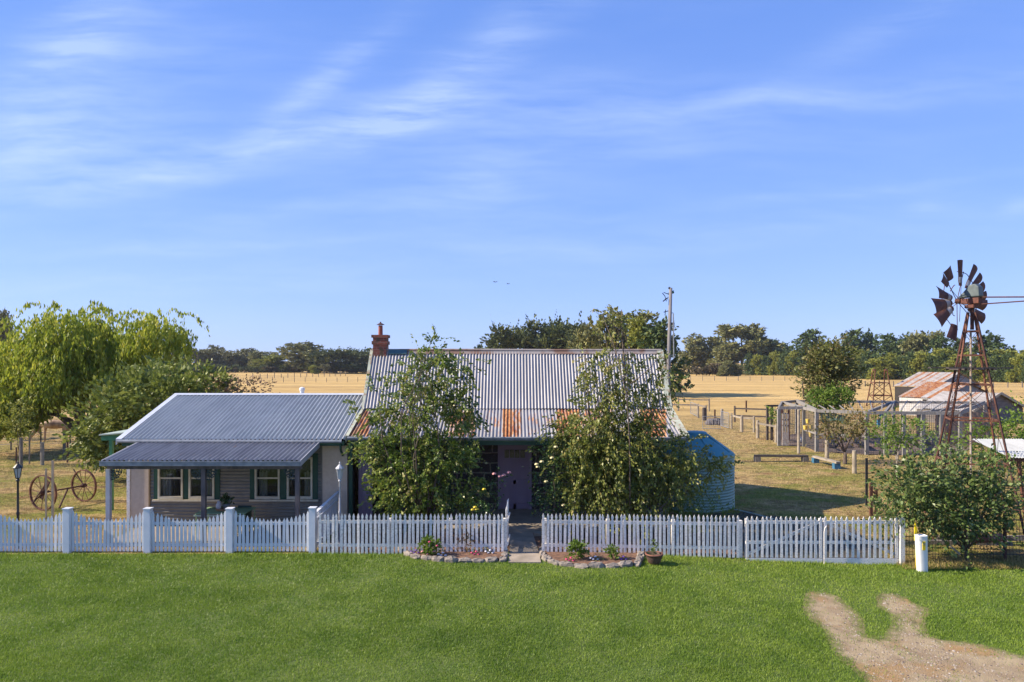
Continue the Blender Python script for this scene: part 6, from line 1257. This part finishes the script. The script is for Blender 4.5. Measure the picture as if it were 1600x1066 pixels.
stake(33, 684, 730, 4.6, timber, 'grey timber post behind the black lamp post'); stake(25.5, 699, 725, 1.6, rust_dark, 'thin rusty steel picket left of the grey timber post', rnd=False); stake(46, 680, 725, 1.8, timber, 'very thin pale stake between two timber posts', rnd=False)
stake(82.5, 720, 812, 3.2, timber_pale, 'tall thin garden stake between the two cart wheels', rnd=False); stake(72, 732, 812, 2.2, timber_pale, 'short thin garden stake just left of the taller stake', rnd=False)
# ---------------------------------------------------------------- horses
def skin_body(name, pts, edges, m, parent, root_i=0, sub=2):
    me = bpy.data.meshes.new(name); me.from_pydata([p_[:3] for p_ in pts], edges, []); o = bpy.data.objects.new(name, me); C.objects.link(o)
    md = o.modifiers.new('skin', 'SKIN'); 
    if not me.skin_vertices: 
        bpy.context.view_layer.objects.active = o
    for i, p_ in enumerate(pts):
        sv = me.skin_vertices[0].data[i]; r_ = p_[3]; sv.radius = r_ if isinstance(r_, tuple) else (r_, r_); sv.use_root = (i == root_i)
    md.use_smooth_shade = True; s = o.modifiers.new('sub', 'SUBSURF'); s.levels = sub; s.render_levels = sub; me.materials.append(m); o.parent = parent; return o
coat = mat('palomino_coat', (.52,.36,.22), (.38,.24,.14), .7, 2.5, col3=(.20,.11,.07), s3=1.5); coat2 = mat('cream_coat', (.58,.43,.30), (.40,.27,.18), .7, 3); mane_m = mat('cream_mane', (.55,.44,.32), (.42,.33,.24), .8, 8)
def horse(loc, rz, m, label, sc=1.):
    rt = thing('horse', loc, label, 'horse'); rt.rotation_euler.z = rz; rt.scale = (sc,)*3
    # faces +x, grazing: head down
    pts = [(-.55, 0, 1.22, (.25, .27)), (-.15, 0, 1.11, (.29, .32)), (.25, 0, 1.10, (.29, .33)), (.55, 0, 1.20, (.22, .27)), (.85, 0, 1.05, (.13, .19)), (1.12, 0, .72, (.09, .14)), (1.28, 0, .50, (.09, .13)), (1.38, 0, .28, (.06, .085)), (1.44, 0, .12, (.045, .055)),
           (-.78, 0, 1.12, (.16, .18))]
    ed = [(0,1),(1,2),(2,3),(3,4),(4,5),(5,6),(6,7),(7,8),(0,9)]
    def leg(chain, at_):
        prev = at_
        for c in chain: pts.append(c); ed.append((prev, len(pts)-1)); prev = len(pts)-1
    for s, f in ((1, .0), (-1, .10)):
        leg([(-.62-f, s*.15, .92, (.15, .17)), (-.55-f, s*.16, .70, .12), (-.72-f, s*.16, .48, .078), (-.68-f, s*.16, .16, .05), (-.64-f, s*.16, .03, .055)], 0)
        leg([(.50+f, s*.13, .86, (.10, .12)), (.53+f, s*.14, .52, .07), (.51+f, s*.14, .15, .048), (.54+f, s*.14, .03, .052)], 3)
    b_ = skin_body('body', pts, ed, m, rt)
    def child(mb_, nm, mm): o = bpy.data.objects.new(nm, mb_.mesh(nm, mm, True)); C.objects.link(o); o.parent = rt
    t = MB(); t.tube([(-.90, 0, 1.18), (-1.0, 0, 1.05), (-1.02, 0, .75), (-.98, 0, .45)], [.04, .07, .07, .02], 8); child(t, 'tail', mane_m)
    t = MB(); t.tube([(.62, 0, 1.37), (.88, 0, 1.16), (1.10, 0, .84), (1.22, 0, .63)], [.02, .05, .05, .02], 6); child(t, 'mane', mane_m)
    for s in (1, -1): t = MB(); t.tube([(1.20, s*.05, .62), (1.17, s*.09, .74)], [.035, .008], 6); child(t, 'ear', m)
    for s in (1, -1):
        t = MB(); t.lathe((1.31, s*.078, .44), [(.001, -.02), (.02, 0), (.001, .02)], 8); child(t, 'eye', black_metal)
horse((X(86, 43), 43, g(-28.8, 43)), math.pi+.25, coat, 'palomino horse grazing with its head down beneath the willow', .98)
horse((X(20, 43.5), 44, 0), R(62), coat2, 'pale horse seen from behind at the left edge of the paddock', .95)
# ---------------------------------------------------------------- far paddock fences
def far_fence(a, b_, n, h, label, w=.10):
    rt = thing('paddock_fence', a, label, 'fence')
    for k in range(n): q = a.lerp(b_, k/(n-1)); z = g(q.x, q.y); p_ = MB(); p_.b2((q.x-w/2, q.y-w/2, z-.2), (q.x+w/2, q.y+w/2, z+h*RNG.uniform(.85, 1.1))); p_.obj('post', timber, rt)
    ww = MB()
    for z in (.35, .7, 1.05):
        ww.tube([Vector(((a.lerp(b_, k/12)).x, (a.lerp(b_, k/12)).y, g(a.lerp(b_, k/12).x, a.lerp(b_, k/12).y)+z*h/1.2)) for k in range(13)], .012, 3)
    ww.obj('wire', galv, rt)
far_fence(gp(300, 598), gp(575, 597), 17, 1.3, 'wire paddock fence crossing the far left field', .10); far_fence(gp(395, 592), gp(540, 588), 16, 1.5, 'closely posted wire fence just below the far left scrub', .15)
far_fence(gp(1060, 595), gp(1262, 596), 12, 1.3, 'wire paddock fence crossing the far right field', .10); far_fence(gp(1330, 604), gp(1620, 606), 14, 1.2, 'wire fence below the far pine row on the right', .15)
far_fence(gp(-30, 704), gp(200, 700), 6, 1.1, 'wire fence between thin posts in front of the horses', .06)
def bird(px, py, s):
    c = P(px, py, 120); rt = MB(); rt.tube([c+Vector((-.16*s,0,0)), c+Vector((0,0,.02)), c+Vector((.16*s,0,0))], [.02, .06*s, .02], 6)
    for sg in (-1, 1): rt.add([c+Vector((-.06, 0, 0)), c+Vector((.08, 0, 0)), c+Vector((.02, sg*.1, .16))+Vector((sg*.25*s, 0, 0)), c+Vector((sg*.42*s, 0, .04))], [(0, 1, 2), (0, 2, 3)])
    return rt.obj('bird', black_metal)
tag(bird(774, 441, 1.), 'tiny dark bird high in the sky, left of another', 'bird'); tag(bird(794, 444, .7), 'smaller dark bird high in the sky, to the right', 'bird')
# ---------------------------------------------------------------- air
def haze():
    b = MB(); b.b2((-900, -60, -3), (900, 460, 30)); m = bpy.data.materials.new('haze_air'); m.use_nodes = True; nt = m.node_tree; N = nt.nodes; N.remove(N['Principled BSDF'])
    v = N.new('ShaderNodeVolumePrincipled'); v.inputs['Color'].default_value = (.80, .88, 1, 1); v.inputs['Density'].default_value = .00013; v.inputs['Anisotropy'].default_value = .2
    nt.links.new(v.outputs[0], N['Material Output'].inputs['Volume']); tag(b.obj('haze', m), kind='stuff')
haze()
